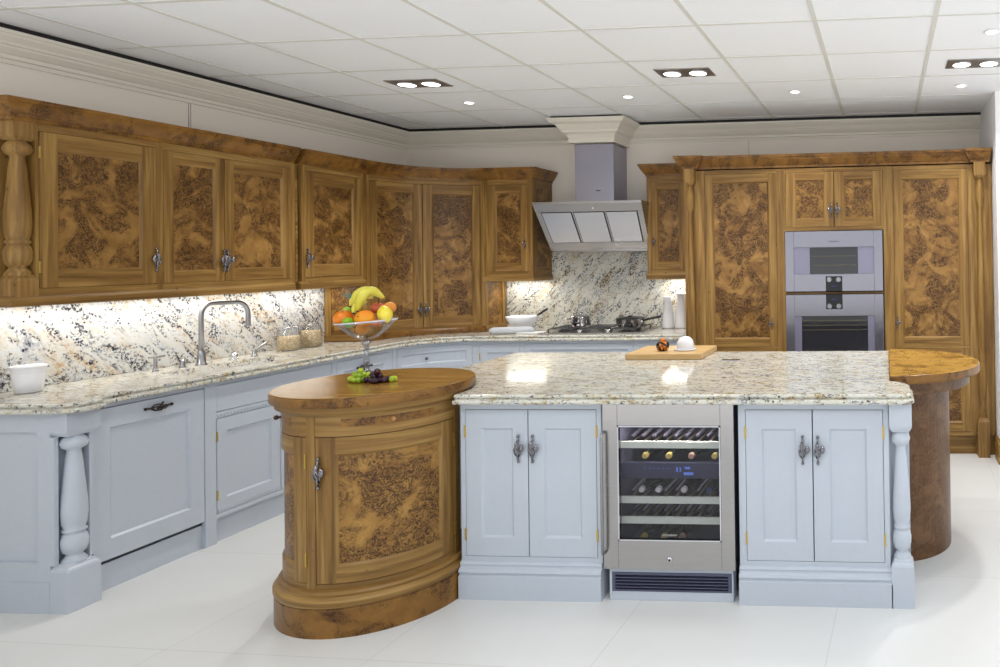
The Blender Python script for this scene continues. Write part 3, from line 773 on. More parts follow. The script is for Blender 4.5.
# ------------------------------------------------------------------ worktops
EDGE = [(-.02, .907), (.000, .907), (.006, .911), (.008, .918), (.006, .925), (.000, .929), (-.012, .930), (-.014, .932), (-.012, .934), (-.006, .938), (-.005, .944), (-.008, .949), (-.014, .951), (-.03, .951)]
def worktop(name, label, poly, mask, mat, hole=None, edge=EDGE):
    mm = MB(); edge = [(a, z-.001) for a, z in edge]
    mm.loft(poly, edge, mask=mask, cap=(True, hole is None))
    o = mm.build(name, mat)
    if hole:
        bm = bmesh.new(); bm.from_mesh(o.data); bm.verts.ensure_lookup_table()
        zt_ = edge[-1][1]; n_ = len(poly); k0 = (len(edge)-1)*n_
        outer = [bm.edges.get((bm.verts[k0+i], bm.verts[k0+(i+1) % n_])) for i in range(n_)]
        hv = [bm.verts.new((x, y, zt_)) for x, y in hole]; he = [bm.edges.new((hv[i], hv[(i+1) % len(hv)])) for i in range(len(hv))]
        bmesh.ops.triangle_fill(bm, edges=[e for e in outer if e]+he, use_beauty=True, use_dissolve=False)
        lo = [bm.verts.new((x, y, zt_-.040)) for x, y in hole]
        for i in range(len(hv)): bm.faces.new((hv[i], hv[(i+1) % len(hv)], lo[(i+1) % len(hv)], lo[i]))
        # cut the underside too
        for f_ in [f_ for f_ in bm.faces if all(abs(v.co.z-edge[0][1]) < 1e-4 for v in f_.verts)]: bm.faces.remove(f_)
        bmesh.ops.recalc_face_normals(bm, faces=bm.faces[:]); bm.to_mesh(o.data); bm.free()
    return tag(o, label, 'worktop')
def rrect(x0, x1, y0, y1, r, n=6):
    return arc(x1-r, y0+r, r, -90, 0, n)+arc(x1-r, y1-r, r, 0, 90, n)+arc(x0+r, y1-r, r, 90, 180, n)+arc(x0+r, y0+r, r, 180, 270, n)
HOLE = rrect(-4.16, -3.88, 3.74, 4.50, .09)
XC, YC = -3.745, 5.575
poly = [(XL+.001, 2.925), (-3.735, 2.925), (-3.660, 2.965), (-3.660, 3.07), (-3.69, 3.10), (-3.745, 3.12), (XC, 5.17)] + arc(XC+.40, 5.175, .40, 180, 90, 10)[1:] + [(-1.603, YC), (-1.603, YB-.001), (XL+.001, YB-.001)]
mask = [1]*len(poly); mask[-1] = 0; mask[-2] = 0; mask[-3] = 0
worktop('granite_worktop', 'L-shaped granite worktop along the left and back walls', poly, mask, GRAN, HOLE)
# sink basin below the cut-out
sk = MB(); sk.loft(HOLE, [(0.004, .9085), (-.004, .9085), (-.010, .80), (-.03, .775), (-.05, .770)], cap=(False, True), smooth=False)
sk_o = tag(sk.build('sink', CERAMIC), 'white undermounted sink basin set in the left worktop', 'sink')

# island worktop, notched for the round oak unit
OC = (-2.405, 3.205)
arcp = arc(OC[0], OC[1], .410, -3, 97, 12)
poly = [(-1.997, 3.14), (.075, 3.14), (.108, 3.165), (.108, 3.38), (.09, 3.43), (.055, 3.475), (.008, 3.495), (.008, 4.58), (-2.46, 4.58)] + list(reversed(arcp))
mask = [1]*len(poly); mask[6] = 0
for i in range(8, len(poly)): mask[i] = 0
worktop('granite_worktop', 'granite worktop on the island between two oak ends', poly, mask, GRAN)

# ------------------------------------------------------------------ island
ZC = .904
PLIN = [(0, 0), (.030, 0), (.030, .105), (.022, .110), (.024, .118), (.030, .124), (.026, .136), (.014, .142), (.012, .150), (.016, .156), (.012, .166), (0, .168)]
def plinth(t, x0, x1, mask=(1, 0, 0, 0), mat=PAINT, d=.3):
    c = MB(); c.loft([(x0, 0), (x1, 0), (x1, d), (x0, d)], PLIN, mask=list(mask)); return c.build('plinth', mat, t)
def island_cab(label, x0, x1, seam, dx0, dx1, yd):
    t = thing('island_cabinet', label, 'base cabinet', (x0, 3.20, 0), 0, 'painted island cabinets'); W = x1-x0
    carcass(t, 0, W, .024, yd, .16, ZC, PAINT)
    face_frame(t, 0, W, .168, ZC, [(dx0-x0, dx1-x0, .188, .872)], 'paint')
    door(t, dx0-x0, seam-x0, .188, .872, 'paint', fw=.072, rail=.085, handle=(seam-x0-.045, .690, 1, False), hinge=dx0-x0, hs=1.12)
    door(t, seam-x0, dx1-x0, .188, .872, 'paint', fw=.072, rail=.085, handle=(seam-x0+.024, .690, 1, False), hinge=dx1-x0, hs=1.12)
    return t
I1 = island_cab('pale blue painted island cabinet between the round oak unit and the wine cooler', -2.0, -1.322, -1.672, -1.977, -1.345, .55); plinth(I1, 0, .678, (1, 0, 0, 0))
I2 = island_cab('pale blue painted island cabinet right of the wine cooler with turned corner post', -.682, .0, -.343, -.650, -.024, .55)
plinth(I2, 0, .690, (1, 0, 0, 0))
turned_post(I2, .682+.053, .02, .100, .0, .212, .775, ZC, PAINT, .86)
e = MB(); e.box(.678, .690, .04, .34, .0, ZC); e.box(.690, .775, .075, .34, 0, ZC); e.build('end_panel', PAINT, I2)
I3 = thing('island_cabinet', 'back of the island carcass under the granite worktop', 'base cabinet', (-2.38, 3.78, 0))
e = MB(); e.box(0, 2.37, 0, .74, 0, ZC); e.build('carcass', PAINT, I3)
# wine cooler niche + grille
WC = thing('wine_cooler', 'under-counter wine cooler with steel door frame and glass window', 'wine cooler', (-1.0, 3.195, 0), 0)
hw = .3075; zb_, zt_ = .150, .902
wx0, wx1, wz0, wz1 = -.238, .240, .280, .803
f = MB(); y0, y1 = -.020, .02
f.box(-hw, wx0, y0, y1, zb_, zt_); f.box(wx1, hw-.006, y0, y1, zb_, zt_); f.box(wx0, wx1, y0, y1, wz1, zt_); f.box(wx0, wx1, y0, y1, zb_, wz0)
fo = f.build('door', STEEL, WC, .002)
g_ = MB(); g_.box(wx0, wx1, y0+.008, y0+.012, wz0, wz1); g_.build('glass_pane', COOLGLASS, fo)
bz = MB(); 
for a_ in ((wx0, wx0+.006, wz0, wz1), (wx1-.006, wx1, wz0, wz1), (wx0, wx1, wz1-.006, wz1), (wx0, wx1, wz0, wz0+.006)): bz.box(a_[0], a_[1], y0-.0015, y0+.006, a_[2], a_[3])
bz.build('window_bead', CHROME, fo)
hd = MB(); hd.tube([(-.300, y0, .775), (-.300, y0-.03, .770), (-.300, y0-.034, .74), (-.300, y0-.034, .26), (-.300, y0-.03, .23), (-.300, y0, .225)], .0065, 10); hd.build('handle', NICKEL, fo)
lk = MB(); lk.lathe([(.013, y0), (.013, y0-.006), (.009, y0-.009)], 0, .197, 18, axis='y'); lk.build('lock', CHROME, fo)
lk2 = MB(); lk2.lathe([(.006, y0-.009), (.006, y0-.0095)], 0.001, .197, 12, axis='y'); lk2.build('keyhole', BLACK, fo)
INT = simple('cooler_interior', (80, 78, 98), .7)
cs = MB(); t_ = .03
cs.box(-hw+.004, wx0-.002, y1, .5, zb_, zt_); cs.box(wx1+.002, hw-.01, y1, .5, zb_, zt_); cs.box(wx0-.002, wx1+.002, .47, .5, zb_, zt_); cs.box(wx0-.002, wx1+.002, y1, .47, zb_, .222); cs.box(wx0-.002, wx1+.002, y1, .47, wz1+.004, zt_)
cs.build('body', INT, WC)
for z in (.704, .450, .357): 
    s = MB(); s.box(wx0, wx1, .022, .036, z-.014, z+.016); so = s.build('shelf_front', RACK, WC)
    bars = MB()
    for k in range(9): bars.box(wx0+.02+k*.053, wx0+.032+k*.053, .036, .44, z-.008, z-.002)
    bars.build('shelf_slats', simple('shelf_wood', (120, 104, 96), .6), so)
for z, a0 in ((.740, 0), (.480, 0), (.390, 0)):
    r = MB()
    for k in range(9):
        x = wx0+.02+k*.052
        r.add([(x, .10, z-.01), (x+.012, .10, z-.01), (x+.052, .30, z+.035), (x+.04, .30, z+.035), (x, .105, z-.02), (x+.012, .105, z-.02), (x+.052, .305, z+.025), (x+.04, .305, z+.025)], [(0, 1, 2, 3), (4, 5, 6, 7), (0, 1, 5, 4), (1, 2, 6, 5), (2, 3, 7, 6), (3, 0, 4, 7)])
    r.build('bottle_rack', simple('rack_wood', (104, 98, 116), .6), WC)
dp = MB(); dp.box(.055, .10, .030, .032, .565, .577); dp.box(.06, .085, .030, .032, .592, .602); dp.box(.02, .028, .030, .032, .58, .60); dp.box(.036, .042, .030, .032, .58, .60)
for k in range(6): dp.box(-.13+k*.022, -.126+k*.022, .030, .032, .592, .596)
cb = MB(); cb.box(wx0, wx1, .033, .06, .548, .618); cbo = cb.build('control_strip', simple('control_strip', (62, 62, 88), .4), WC)
dp.build('display', BLUE_LIGHT, cbo)
text('GAGGENAU', .012, simple('pale_lettering', (200, 200, 190), .5), fo, (.0, y0+.0065, .305), (PI/2, 0, 0))
ll = area('cooler_lamp', (-1.0, 3.24, wz1-.004), .40, .02, 2.2, (1, .97, .9))
# bottles lying in the cooler
def bottle(x, z, y, cap, label):
    t = thing('wine_bottle', label, 'bottle', (-1.0+x, 3.195+y, z), 0, 'bottles lying in the wine cooler')
    b = MB(); b.lathe([(.013, .023), (.014, .09), (.036, .15), (.037, .32), (.03, .33)], 0, 0, 18, axis='y'); b.build('glass_body', simple('dark_bottle_glass', (26, 34, 28), .1), t)
    c_ = MB(); c_.lathe([(.012, .0), (.0145, .003), (.0145, .022)], 0, 0, 18, axis='y'); c_.build('foil_cap', cap, t)
GOLD = simple('gold_foil', (214, 190, 110), .35, .3); SILV = simple('silver_foil', (220, 215, 216), .35, .2); BLUEF = simple('blue_foil', (60, 84, 120), .35, .2); ROSE = simple('rose_foil', (196, 160, 140), .35, .3)
rows = [(.646, [(-.135, GOLD, 'gold-capped wine bottle at the far left of the top cooler row'), (-.022, GOLD, 'gold-capped wine bottle second from left in the top cooler row'), (.085, ROSE, 'rose-capped wine bottle in the top cooler row'), (.195, GOLD, 'gold-capped wine bottle at the far right of the top cooler row')]),
        (.489, [(-.152, SILV, 'silver-capped wine bottle at the far left of the middle cooler row'), (-.072, SILV, 'silver-capped wine bottle second from left in the middle cooler row'), (.048, SILV, 'silver-capped wine bottle third from left in the middle cooler row'), (.168, BLUEF, 'dark blue-capped wine bottle at the right of the middle cooler row')]),
        (.270, [(-.145, GOLD, 'gold-capped wine bottle at the left of the bottom cooler row'), (-.05, GOLD, 'gold-capped wine bottle in the middle of the bottom cooler row'), (.035, ROSE, 'rose-capped wine bottle at the right of the bottom cooler row')])]
for z, bs_ in rows:
    for x, c_, lb in bs_: bottle(x, z, .05, c_, lb)
for z in (.66-.03, .49-.0, .281):
    pass
GR = thing('plinth_grille', 'painted plinth with dark slatted vent beneath the wine cooler', 'vent', (-1.0, 3.20, 0))
f = MB(); f.box(-.290, -.277, -.004, .06, 0, .149); f.box(.279, .287, -.004, .06, 0, .149); f.box(-.277, .279, -.004, .06, 0, .042); f.box(-.277, .279, -.004, .06, .128, .149); f.build('frame', PAINT, GR, .002)
bk = MB(); bk.box(-.277, .279, .02, .03, .042, .128); bk.build('backing', BLACK, GR)
rm = MB()
for a_ in ((-.277, .279, .120, .128), (-.277, .279, .042, .050), (-.277, -.262, .05, .12), (.264, .279, .05, .12)): rm.box(a_[0], a_[1], -.006, .01, a_[2], a_[3])
rm.build('rim', VENT, GR)
for k in range(5):
    s = MB(); z = .057+k*.0145; s.strip([(-.004, z), (-.004, z+.004), (.014, z+.010), (.014, z+.006)], -.262, .264); s.build('slat', VENT, GR)

# ------------------------------------------------------------------ round oak unit at the island's left end
OV = thing('round_oak_cabinet', 'round burr oak cabinet with curved door at the left end of the island', 'cabinet', (OC[0], OC[1], 0))
def warpO(r):
    def f_(x, y, z):   # x = angle in degrees, y = depth inward
        a_ = math.radians(x); return ((r-y)*math.cos(a_), (r-y)*math.sin(a_), z)
    return f_
RO = .365
def circ(r, n=72): return [(r*math.cos(2*PI*i/n), r*math.sin(2*PI*i/n)) for i in range(n)]
b = MB(); b.loft(circ(RO-.03), [(0, .10), (0, .93)], smooth=False); b.build('carcass', BLACK, OV)  # carcass coloured black to paint shade into the door gaps
def ringprof(name, prof, mat, n=72):
    q = MB(); q.lathe([(r, z) for r, z in prof], 0, 0, n); o = q.build(name, mat, OV)
    for p_ in o.data.polygons: p_.use_smooth = len(p_.vertices) == 4 and abs(p_.normal.z) < .9
    o.data.set_sharp_from_angle(angle=.6) if hasattr(o.data, 'set_sharp_from_angle') else None
    return o
ringprof('plinth', [(.398, 0), (.398, .118), (.392, .124)], BURR_TRIM)
ringprof('plinth_moulding', [(.398, .1245), (.402, .132), (.402, .150), (.394, .160), (.384, .166), (.386, .176), (.380, .186), (.366, .190)], OAK_H)
ringprof('tabletop', [(.396, .956), (.408, .958), (.412, .966), (.412, .994), (.409, 1.0), (.396, 1.002)], [BURR_TRIM])
tt = MB(); tt.loft(circ(.408), [(0, 1.0015), (-.002, 1.003)]); tt.build('top_surface', OAK_TOP, OV)
ringprof('top_moulding', [(.366, .918), (.372, .918), (.376, .926), (.384, .932), (.392, .934), (.392, .942), (.394, .950), (.395, .956)], OAK_H)
# frame in the curved surface, in degrees
def obox(name, a0, a1, z0, z1, mats, y0=0, y1=.03, mi=0, parent=OV):
    q = MB(warpO(RO), max(1, int(abs(a1-a0)/4))); q.box(a0, a1, y0, y1, z0, z1, mi); return q.build(name, mats, parent)
OM = [OAK_V, OAK_H]
obox('stile', -98.5, -92, .19, .918, OAK_V, -.002); obox('stile', 1.5, 8, .19, .918, OAK_V, -.002)
obox('stile', -183, -172, .19, .918, OAK_V, -.002)
for a0, a1 in ((-172, -98.5), (-92, 1.5)):
    obox('rail', a0, a1, .19, .212, OAK_H); obox('rail', a0, a1, .832, .872, OAK_H); obox('rail', a0, a1, .906, .918, OAK_H)
def odoor(a0, a1, z0, z1, fw, hinge, hand):
    q = MB(warpO(RO), 10); g = .45; a0 += g; a1 -= g; z0 += .003; z1 -= .003; y = -.001; t = 1.4; dp = .009
    q.nx = 3; q.box(a0, a0+fw, y, .022, z0, z1, 0); q.box(a1-fw, a1, y, .022, z0, z1, 0); q.nx = 14
    ra, rb = z0+.07, z1-.07
    q.box(a0+fw, a1-fw, y, .022, z0, ra, 1); q.box(a0+fw, a1-fw, y, .022, rb, z1, 1)
    X0, X1, n = a0+fw, a1-fw, 14
    for za, zi in ((ra, ra+.011), (rb, rb-.011)):
        vs = []
        for i in range(n+1):
            u = i/n; vs += [(X0+(X1-X0)*u, y, za), (X0+t+(X1-X0-2*t)*u, y+dp, zi)]
        q.add(vs, [(2*i, 2*i+2, 2*i+3, 2*i+1) for i in range(n)], 1)
    for xa, xi in ((X0, X0+t), (X1, X1-t)): q.add([(xa, y, ra), (xa, y, rb), (xi, y+dp, rb-.011), (xi, y+dp, ra+.011)], [(0, 1, 2, 3)], 0)
    o = q.build('door', OM, OV)
    p_ = MB(warpO(RO), 14); p_.box(X0+.2, X1-.2, .0075, .016, ra+.001, rb-.001); p_.build('door_panel', BURR_LIGHT, o)
    for z in (z0+.10, z1-.10):
        h_ = MB(warpO(RO), 1); h_.box(hinge-.6, hinge+.6, -.006, .003, z-.03, z+.03); h_.build('hinge', BRASS, o)
    if hand is not None:
        wf = warpO(RO)
        def wh(x, y, z): return wf(hand+math.degrees(x/RO), y, z)
        vine_handle('handle', o, 0, .680, -.001, 1.15, 1, False, wh)
odoor(-92, 1.5, .212, .832, 13, 1.0, -89)
odoor(-172, -98.5, .212, .832, 12, -99, None)
dr = obox('drawer', -75, -18, .872, .906, BURR_TRIM, -.001); obox('drawer_surround', -92, -75, .872, .906, OAK_H); obox('drawer_surround', -18, 1.5, .872, .906, OAK_H)
k = MB(); a_ = math.radians(-45); k.ball(((RO+.010)*math.cos(a_), (RO+.010)*math.sin(a_), .889), .009, 10); k.build('knob', simple('wood_knob', (190, 140, 90), .35), dr)
dr2 = obox('drawer', -168, -114, .872, .906, BURR_TRIM, -.001); obox('drawer_surround', -114, -98.5, .872, .906, OAK_H); obox('drawer_surround', -172, -168, .872, .906, OAK_H)
k = MB(); a_ = math.radians(-143); ca, sa = math.cos(a_), math.sin(a_)
k.tube([(RO*ca, RO*sa, .884), ((RO+.012)*ca, (RO+.012)*sa, .884)], .005, 8); k.ball(((RO+.020)*ca, (RO+.020)*sa, .884), .011, 10); k.build('knob', simple('dark_knob', (70, 40, 30), .3), dr2)

# ------------------------------------------------------------------ half-round oak bar at the island's right end
HR = thing('half_round_bar', 'half-round oak bar top on a brown cylindrical leg at the right end of the island', 'breakfast bar', (.012, 4.0, 0))
def half(r, n=40): return [(0, -r)] + [(r*math.cos(-PI/2+PI*i/n), r*math.sin(-PI/2+PI*i/n)) for i in range(1, n)] + [(0, r)]
hm = [1]*41; hm[-1] = 0
c = MB(); c.loft(half(.495), [(-.012, .925), (-.002, .927), (0, .935), (0, .962), (-.002, .968)], mask=hm, cap=(True, True)); c.build('bar_edge', BURR_TRIM, HR)
c = MB(); c.loft(half(.492), [(0, .9685), (-.003, .9705)], mask=hm); c.build('bar_top', BURR_TOP, HR)
c = MB(); c.loft(half(.435), [(0, .862), (0, .9245)], mask=hm); c.build('apron', BURR_COLUMN, HR)
c = MB(); c.loft([(x_, y_-.035) for x_, y_ in half(.322)], [(0, 0), (0, .8615)], mask=hm); c.build('pillar_leg', BURR_COLUMN, HR)

# ------------------------------------------------------------------ left base run (front X=-3.77)
XB_ = -3.77; DL = XB_-XL-.002
EP = thing('end_cabinet', 'pale blue painted end unit with recessed side panel and turned corner post', 'base cabinet', (XB_, 2.955, 0), RL, 'painted left base cabinets')
e = MB(); 
# end panel faces the camera (world -Y = local -x)
e.box(.0, .02, .024, DL, .0, .140); e.box(.003, .02, .024, .085, .14, ZC); e.box(.003, .02, DL-.09, DL, .14, ZC); e.box(.003, .02, .085, DL-.09, .14, .225); e.box(.003, .02, .085, DL-.09, .818, ZC); e.box(.0185, .02, .085, DL-.09, .225, .818)
e.box(.02, .138, .052, DL, .0, ZC); e.box(.138, .152, .0, .07, .14, ZC)
e.build('end_panel', PAINT, EP, .0015)
pb = MB()
def ppoly(k): return [(k, -.066+k), (.138-k, -.066+k), (.138-k, .022), (k, .022)]
for prof_ in ([(0, 0), (0, .185), (.004, .195), (.012, .203), (.014, .212), (.02, .215)], [(.016, .795), (.012, .80), (.002, .815), (0, .825), (0, ZC)]):
    pb = MB(); vs = []; fs = []
    for k, z in prof_: vs += [(x, y, z) for x, y in ppoly(k)]
    for r in range(len(prof_)-1):
        for i in range(4): fs.append((r*4+i, r*4+(i+1) % 4, (r+1)*4+(i+1) % 4, (r+1)*4+i))
    fs += [(3, 2, 1, 0), tuple(range(len(vs)-4, len(vs)))]
    pb.add(vs, fs); pb.build('post_block', PAINT, EP)
s = MB(); s.lathe([(max(.001, r*.050), .211+z*.588) for r, z in BAL[1:]], .069, -.014, 28); s.build('baluster', PAINT, EP)
e = MB(); e.box(.0, .018, .0, .022, .2155, .7945); e.box(.018, .138, .038, .05, .2155, .7945); e.box(.120, .138, -.03, .038, .2155, .7945); e.build('post_recess', PAINT, EP)
# dishwasher front
def left_unit(name, label, y0, y1, cat='base cabinet'):
    return thing(name, label, cat, (XB_, y0, 0), RL, 'painted left base cabinets')
DW = left_unit('dishwasher_cabinet', 'pale blue painted appliance door with dark horizontal pull, beside the corner post', 3.109, 3.672)
W = .563
carcass(DW, 0, W, .024, DL, .14, ZC, PAINT)
f = MB(); f.box(0, W, .0, .022, .886, ZC); f.build('face_frame', PAINT, DW)
door(DW, .003, W-.004, .150, .884, 'paint', fw=.075, rail=.095, handle=(.305, .838, 1, True), hs=1.25)
p = MB(); p.box(0, W, .022, .042, 0, .128); p.build('plinth', PAINT, DW)
SU = left_unit('sink_cabinet', 'pale blue painted sink cabinet with dentil mouldings, left of the round oak unit', 3.672, 4.60)
W = .928
carcass(SU, 0, W, .024, DL, .14, .76, PAINT)
f = MB(); f.box(0, .065, 0, .022, .0, ZC); f.box(W-.02, W, 0, .022, .14, ZC); f.box(.065, W-.02, 0, .022, .886, ZC); f.box(.065, W-.02, 0, .022, .70, .735); f.box(.065, W-.02, 0, .022, .14, .165)
f.build('face_frame', PAINT, SU)
f = MB(); f.box(.068, W-.023, .002, .02, .738, .883); f.build('false_drawer_front', PAINT, SU, .001)
for z in (.716, .182):
    dm = MB()
    for k in range(40): dm.box(.072+k*.021, .083+k*.021, -.006 if z > .5 else -.004, .001, z-.006, z+.004)
    dm.build('dentil_moulding', PAINT, SU)
door(SU, .067, .49, .165, .70, 'paint', fw=.06, rail=.075, hinge=.070)
door(SU, .49, W-.022, .165, .70, 'paint', fw=.06, rail=.075, hinge=W-.024, handle=(.51, .5, 1, False))
p = MB(); p.box(.065, W, .026, .046, 0, .138); p.build('plinth', PAINT, SU)
LU = left_unit('base_cabinet', 'pale blue painted base unit with dark pull, partly hidden behind the glass fruit bowl', 4.60, 5.175)
W = .575
carcass(LU, 0, W, .024, DL, .14, ZC, PAINT); face_frame(LU, 0, W, .14, ZC, [(.02, W-.02, .165, .883)], 'paint')
door(LU, .02, W-.02, .165, .883, 'paint', fw=.06, rail=.07, handle=(.27, .815, 1, True), hs=1.3)
p = MB(); p.box(0, W, .05, .07, 0, .14); p.build('plinth', PAINT, LU)
# curved corner base unit
CR = thing('corner_base_cabinet', 'pale blue painted curved base unit in the room corner', 'base cabinet', (-3.35, 5.18, 0), 0, 'painted left base cabinets')
def warpC(x, y, z):
    a_ = PI-x/.42; return (math.cos(a_)*(.42+y), math.sin(a_)*(.42+y), z)
LC = .42*PI/2
face_frame(CR, 0, LC, .14, ZC, [(.04, LC-.04, .165, .69), (.04, LC-.04, .70, .883)], 'paint', warpC, 10)
door(CR, .04, LC-.04, .165, .69, 'paint', fw=.06, rail=.06, warp=warpC, nx=10, hinge=LC-.045)
dd = door(CR, .04, LC-.04, .70, .883, 'paint', fw=.045, rail=.045, warp=warpC, nx=10, name='drawer')
k = MB(); k.ball(warpC(LC*.42, -.018, .79), .013, 10); k.tube([warpC(LC*.42, 0, .79), warpC(LC*.42, -.012, .79)], .005, 8); k.build('knob', PEWTER, dd)
b = MB(warpC, 10); b.box(0, LC, .024, .05, 0.0, ZC); b.build('carcass', PAINT, CR)
# back run
def back_unit(label, x0, x1, splits, cat='base cabinet', drawer=False):
    t = thing('base_cabinet', label, cat, (x0, 5.60, 0), 0, 'painted back base cabinets'); W = x1-x0
    carcass(t, 0, W, .024, YB-5.602, .14, ZC, PAINT)
    face_frame(t, 0, W, .14, ZC, [(a_, b_, .165, .883) for a_, b_ in splits], 'paint')
    for i, (a_, b_) in enumerate(splits):
        if drawer: 
            door(t, a_, b_, .165, .69, 'paint', fw=.05, rail=.06)
            r = MB(); r.box(a_, b_, .0, .02, .692, .70); r.build('drawer_rail', PAINT, t)
            door(t, a_, b_, .70, .883, 'paint', fw=.045, rail=.045, name='drawer')
        else: door(t, a_, b_, .165, .883, 'paint', fw=.055, rail=.065, hinge=a_+.002)
    p_ = MB(); p_.box(0, W, .05, .07, 0, .14); p_.build('plinth', PAINT, t)
back_unit('pale blue painted base cabinet beneath the white bowl at the back', -3.35, -2.97, [(.02, .36)])
back_unit('wide pale blue painted drawer unit beneath the hob', -2.97, -2.02, [(.02, .93)], drawer=True)
back_unit('pale blue painted base unit at the right end of the back worktop', -2.02, -1.603, [(.02, .397)])

# ------------------------------------------------------------------ things on the worktops
ZW = .9505
pot = thing('ceramic_pot', 'white ribbed ceramic pot at the near left end of the worktop', 'pot', (-4.235, 3.215, ZW))
pot.scale = (.76, .76, .98)
c = MB(); c.lathe([(.050, 0), (.066, .004), (.074, .06), (.078, .095), (.0765, .098), (.0785, .101), (.077, .105), (.079, .108), (.0775, .113), (.0795, .116), (.0785, .12), (.084, .124), (.085, .134), (.080, .137), (.074, .13), (.070, .06), (.06, .012), (.001, .010)], 0, 0, 48, cap=False); c.build('body', CERAMIC, pot)
# tap set
tp = thing('tap', 'tall swan-neck mixer tap over the sink', 'tap', (-4.23, 4.10, ZW))
c = MB(); c.lathe([(.030, 0), (.030, .006), (.022, .012), (.021, .05), (.016, .085), (.012, .09)], 0, 0, 24); c.build('base', NICKEL, tp)
pts = [(0, 0, .08), (0, 0, .30)] + [(0.0+.055*(1-math.cos(math.radians(t)))*.75, .055*(1-math.cos(math.radians(t)))*.6, .30+.075*math.sin(math.radians(t))) for t in (15, 30, 45, 60, 75, 90)]
e0 = pts[-1]; pts += [(e0[0]+.06, e0[1]+.11, .375)]
b0 = pts[-1]; pts += [(b0[0]+.055*math.sin(math.radians(t))*.75, b0[1]+.055*math.sin(math.radians(t))*.6, .30+.075*math.cos(math.radians(t))) for t in (15, 30, 45, 60, 75, 90)]
l0 = pts[-1]; pts += [(l0[0], l0[1], .22)]
c = MB(); c.tube(pts, .0135, 12); c.build('spout', NICKEL, tp)
def small_tap(label, x, y, kind):
    t = thing('tap_accessory', label, 'tap', (x, y, ZW))
    c = MB()
    if kind == 'soap':
        c.lathe([(.016, 0), (.016, .006), (.009, .01), (.009, .075), (.012, .078), (.012, .088)], 0, 0, 18); c.build('body', NICKEL, t)
        c = MB(); c.tube([(-.01, -.03, .084), (.01, .045, .084)], .007, 8); c.build('nozzle', NICKEL, t)
    elif kind == 'stub':
        c.lathe([(.018, 0), (.018, .006), (.014, .01), (.014, .03), (.009, .042), (.004, .046)], 0, 0, 18); c.build('body', NICKEL, t)
    elif kind == 'dome':
        c.ball((0, 0, .018), (.022, .022, .026), 16); c.lathe([(.024, 0), (.024, .005), (.018, .008)], 0, 0, 18); c.build('body', CHROME, t)
    else:
        c.lathe([(.020, 0), (.020, .006), (.013, .01), (.013, .035), (.010, .04)], 0, 0, 18); c.build('body', NICKEL, t)
        c = MB(); c.tube([(0, 0, .03), (.012, .015, .05), (.045, .05, .088)], [.011, .009, .007], 10); c.build('lever', NICKEL, t)
small_tap('T-shaped soap dispenser left of the swan-neck tap', -4.26, 3.85, 'soap')
small_tap('short metal valve stub between the soap dispenser and the tap', -4.25, 4.0, 'stub')
small_tap('polished dome just right of the swan-neck tap', -4.23, 4.32, 'dome')
small_tap('side lever control right of the sink tap', -4.23, 4.47, 'lever')
# jars with pasta
PASTA = None
def food_mat():
    m, nt, b = newmat('dried_pasta')
    v = N(nt, 'ShaderNodeTexVoronoi'); v.inputs['Scale'].default_value = 60; nt.links.new(pos_map(nt), v.inputs['Vector'])
    nt.links.new(mix(nt, v.outputs['Distance'], lin(228, 206, 160), lin(168, 130, 80)), b.inputs['Base Color']); b.inputs['Roughness'].default_value = .7
    bump(nt, b, v.outputs['Distance'], .5, .005); return m
PASTA = food_mat()
for x, y, h, lb in ((-4.24, 4.76, .10, 'glass storage jar of pale dried pasta, the nearer of two'), (-4.24, 4.95, .12, 'glass storage jar of pale dried pasta, the farther and fuller of two')):
    t = thing('storage_jar', lb, 'jar', (x, y, ZW), 0, 'glass jars by the corner')
    c = MB(); c.lathe([(.001, .001), (.066, .001), (.072, .008), (.072, .125), (.062, .14), (.062, .15), (.059, .15), (.059, .139), (.069, .124), (.069, .010), (.001, .005)], 0, 0, 32, cap=False); c.build('glass_body', GLASS, t)
    c = MB(); c.lathe([(.060, .0055), (.067, .012), (.067, h-.01), (.058, h)], 0, 0, 32); c.build('dried_pasta', PASTA, t)['kind'] = 'stuff'
    c = MB(); c.lathe([(.064, .151), (.066, .156), (.060, .166), (.016, .172), (.014, .180), (.018, .192), (.012, .2)], 0, 0, 28); c.build('lid', GLASS, t)
# white bowl and utensil
bw = tag((lambda c: (c.lathe([(.001, .002), (.05, .002), (.055, .008), (.105, .070), (.138, .128), (.134, .129), (.102, .075), (.05, .014), (.001, .012)], 0, 0, 40, cap=False), c.build('mixing_bowl', CERAMIC, loc=(-3.15, 5.95, ZW)))[1])(MB()), 'white ceramic mixing bowl on the back worktop left of the hob', 'bowl')
ut = thing('whisk', 'dark-handled utensil leaning in the white bowl', 'utensil', (-3.12, 5.95, ZW))
c = MB(); c.tube([(-.02, 0, .045), (.10, .01, .135)], .004, 8); c.build('shaft', NICKEL, ut)
c = MB(); c.tube([(.10, .01, .135), (.19, .016, .190)], [.008, .010], 10); c.build('handle', BLACKPLASTIC, ut)
tw = thing('folded_towel', 'grey-white rolled tea towel lying before the white bowl', 'towel', (-3.10, 5.74, ZW))
c = MB(); c.tube([(-.20, -.04, .028), (-.17, -.035, .029), (0, -.01, .030), (.12, .01, .030), (.15, .02, .028)], [.018, .028, .029, .029, .018], 12); c.build('towel_roll', CLOTH, tw)
c = MB(); c.box(.02, .24, -.03, .06, .0, .012); c.build('flat_fold', WHITECLOTH, tw, .004)
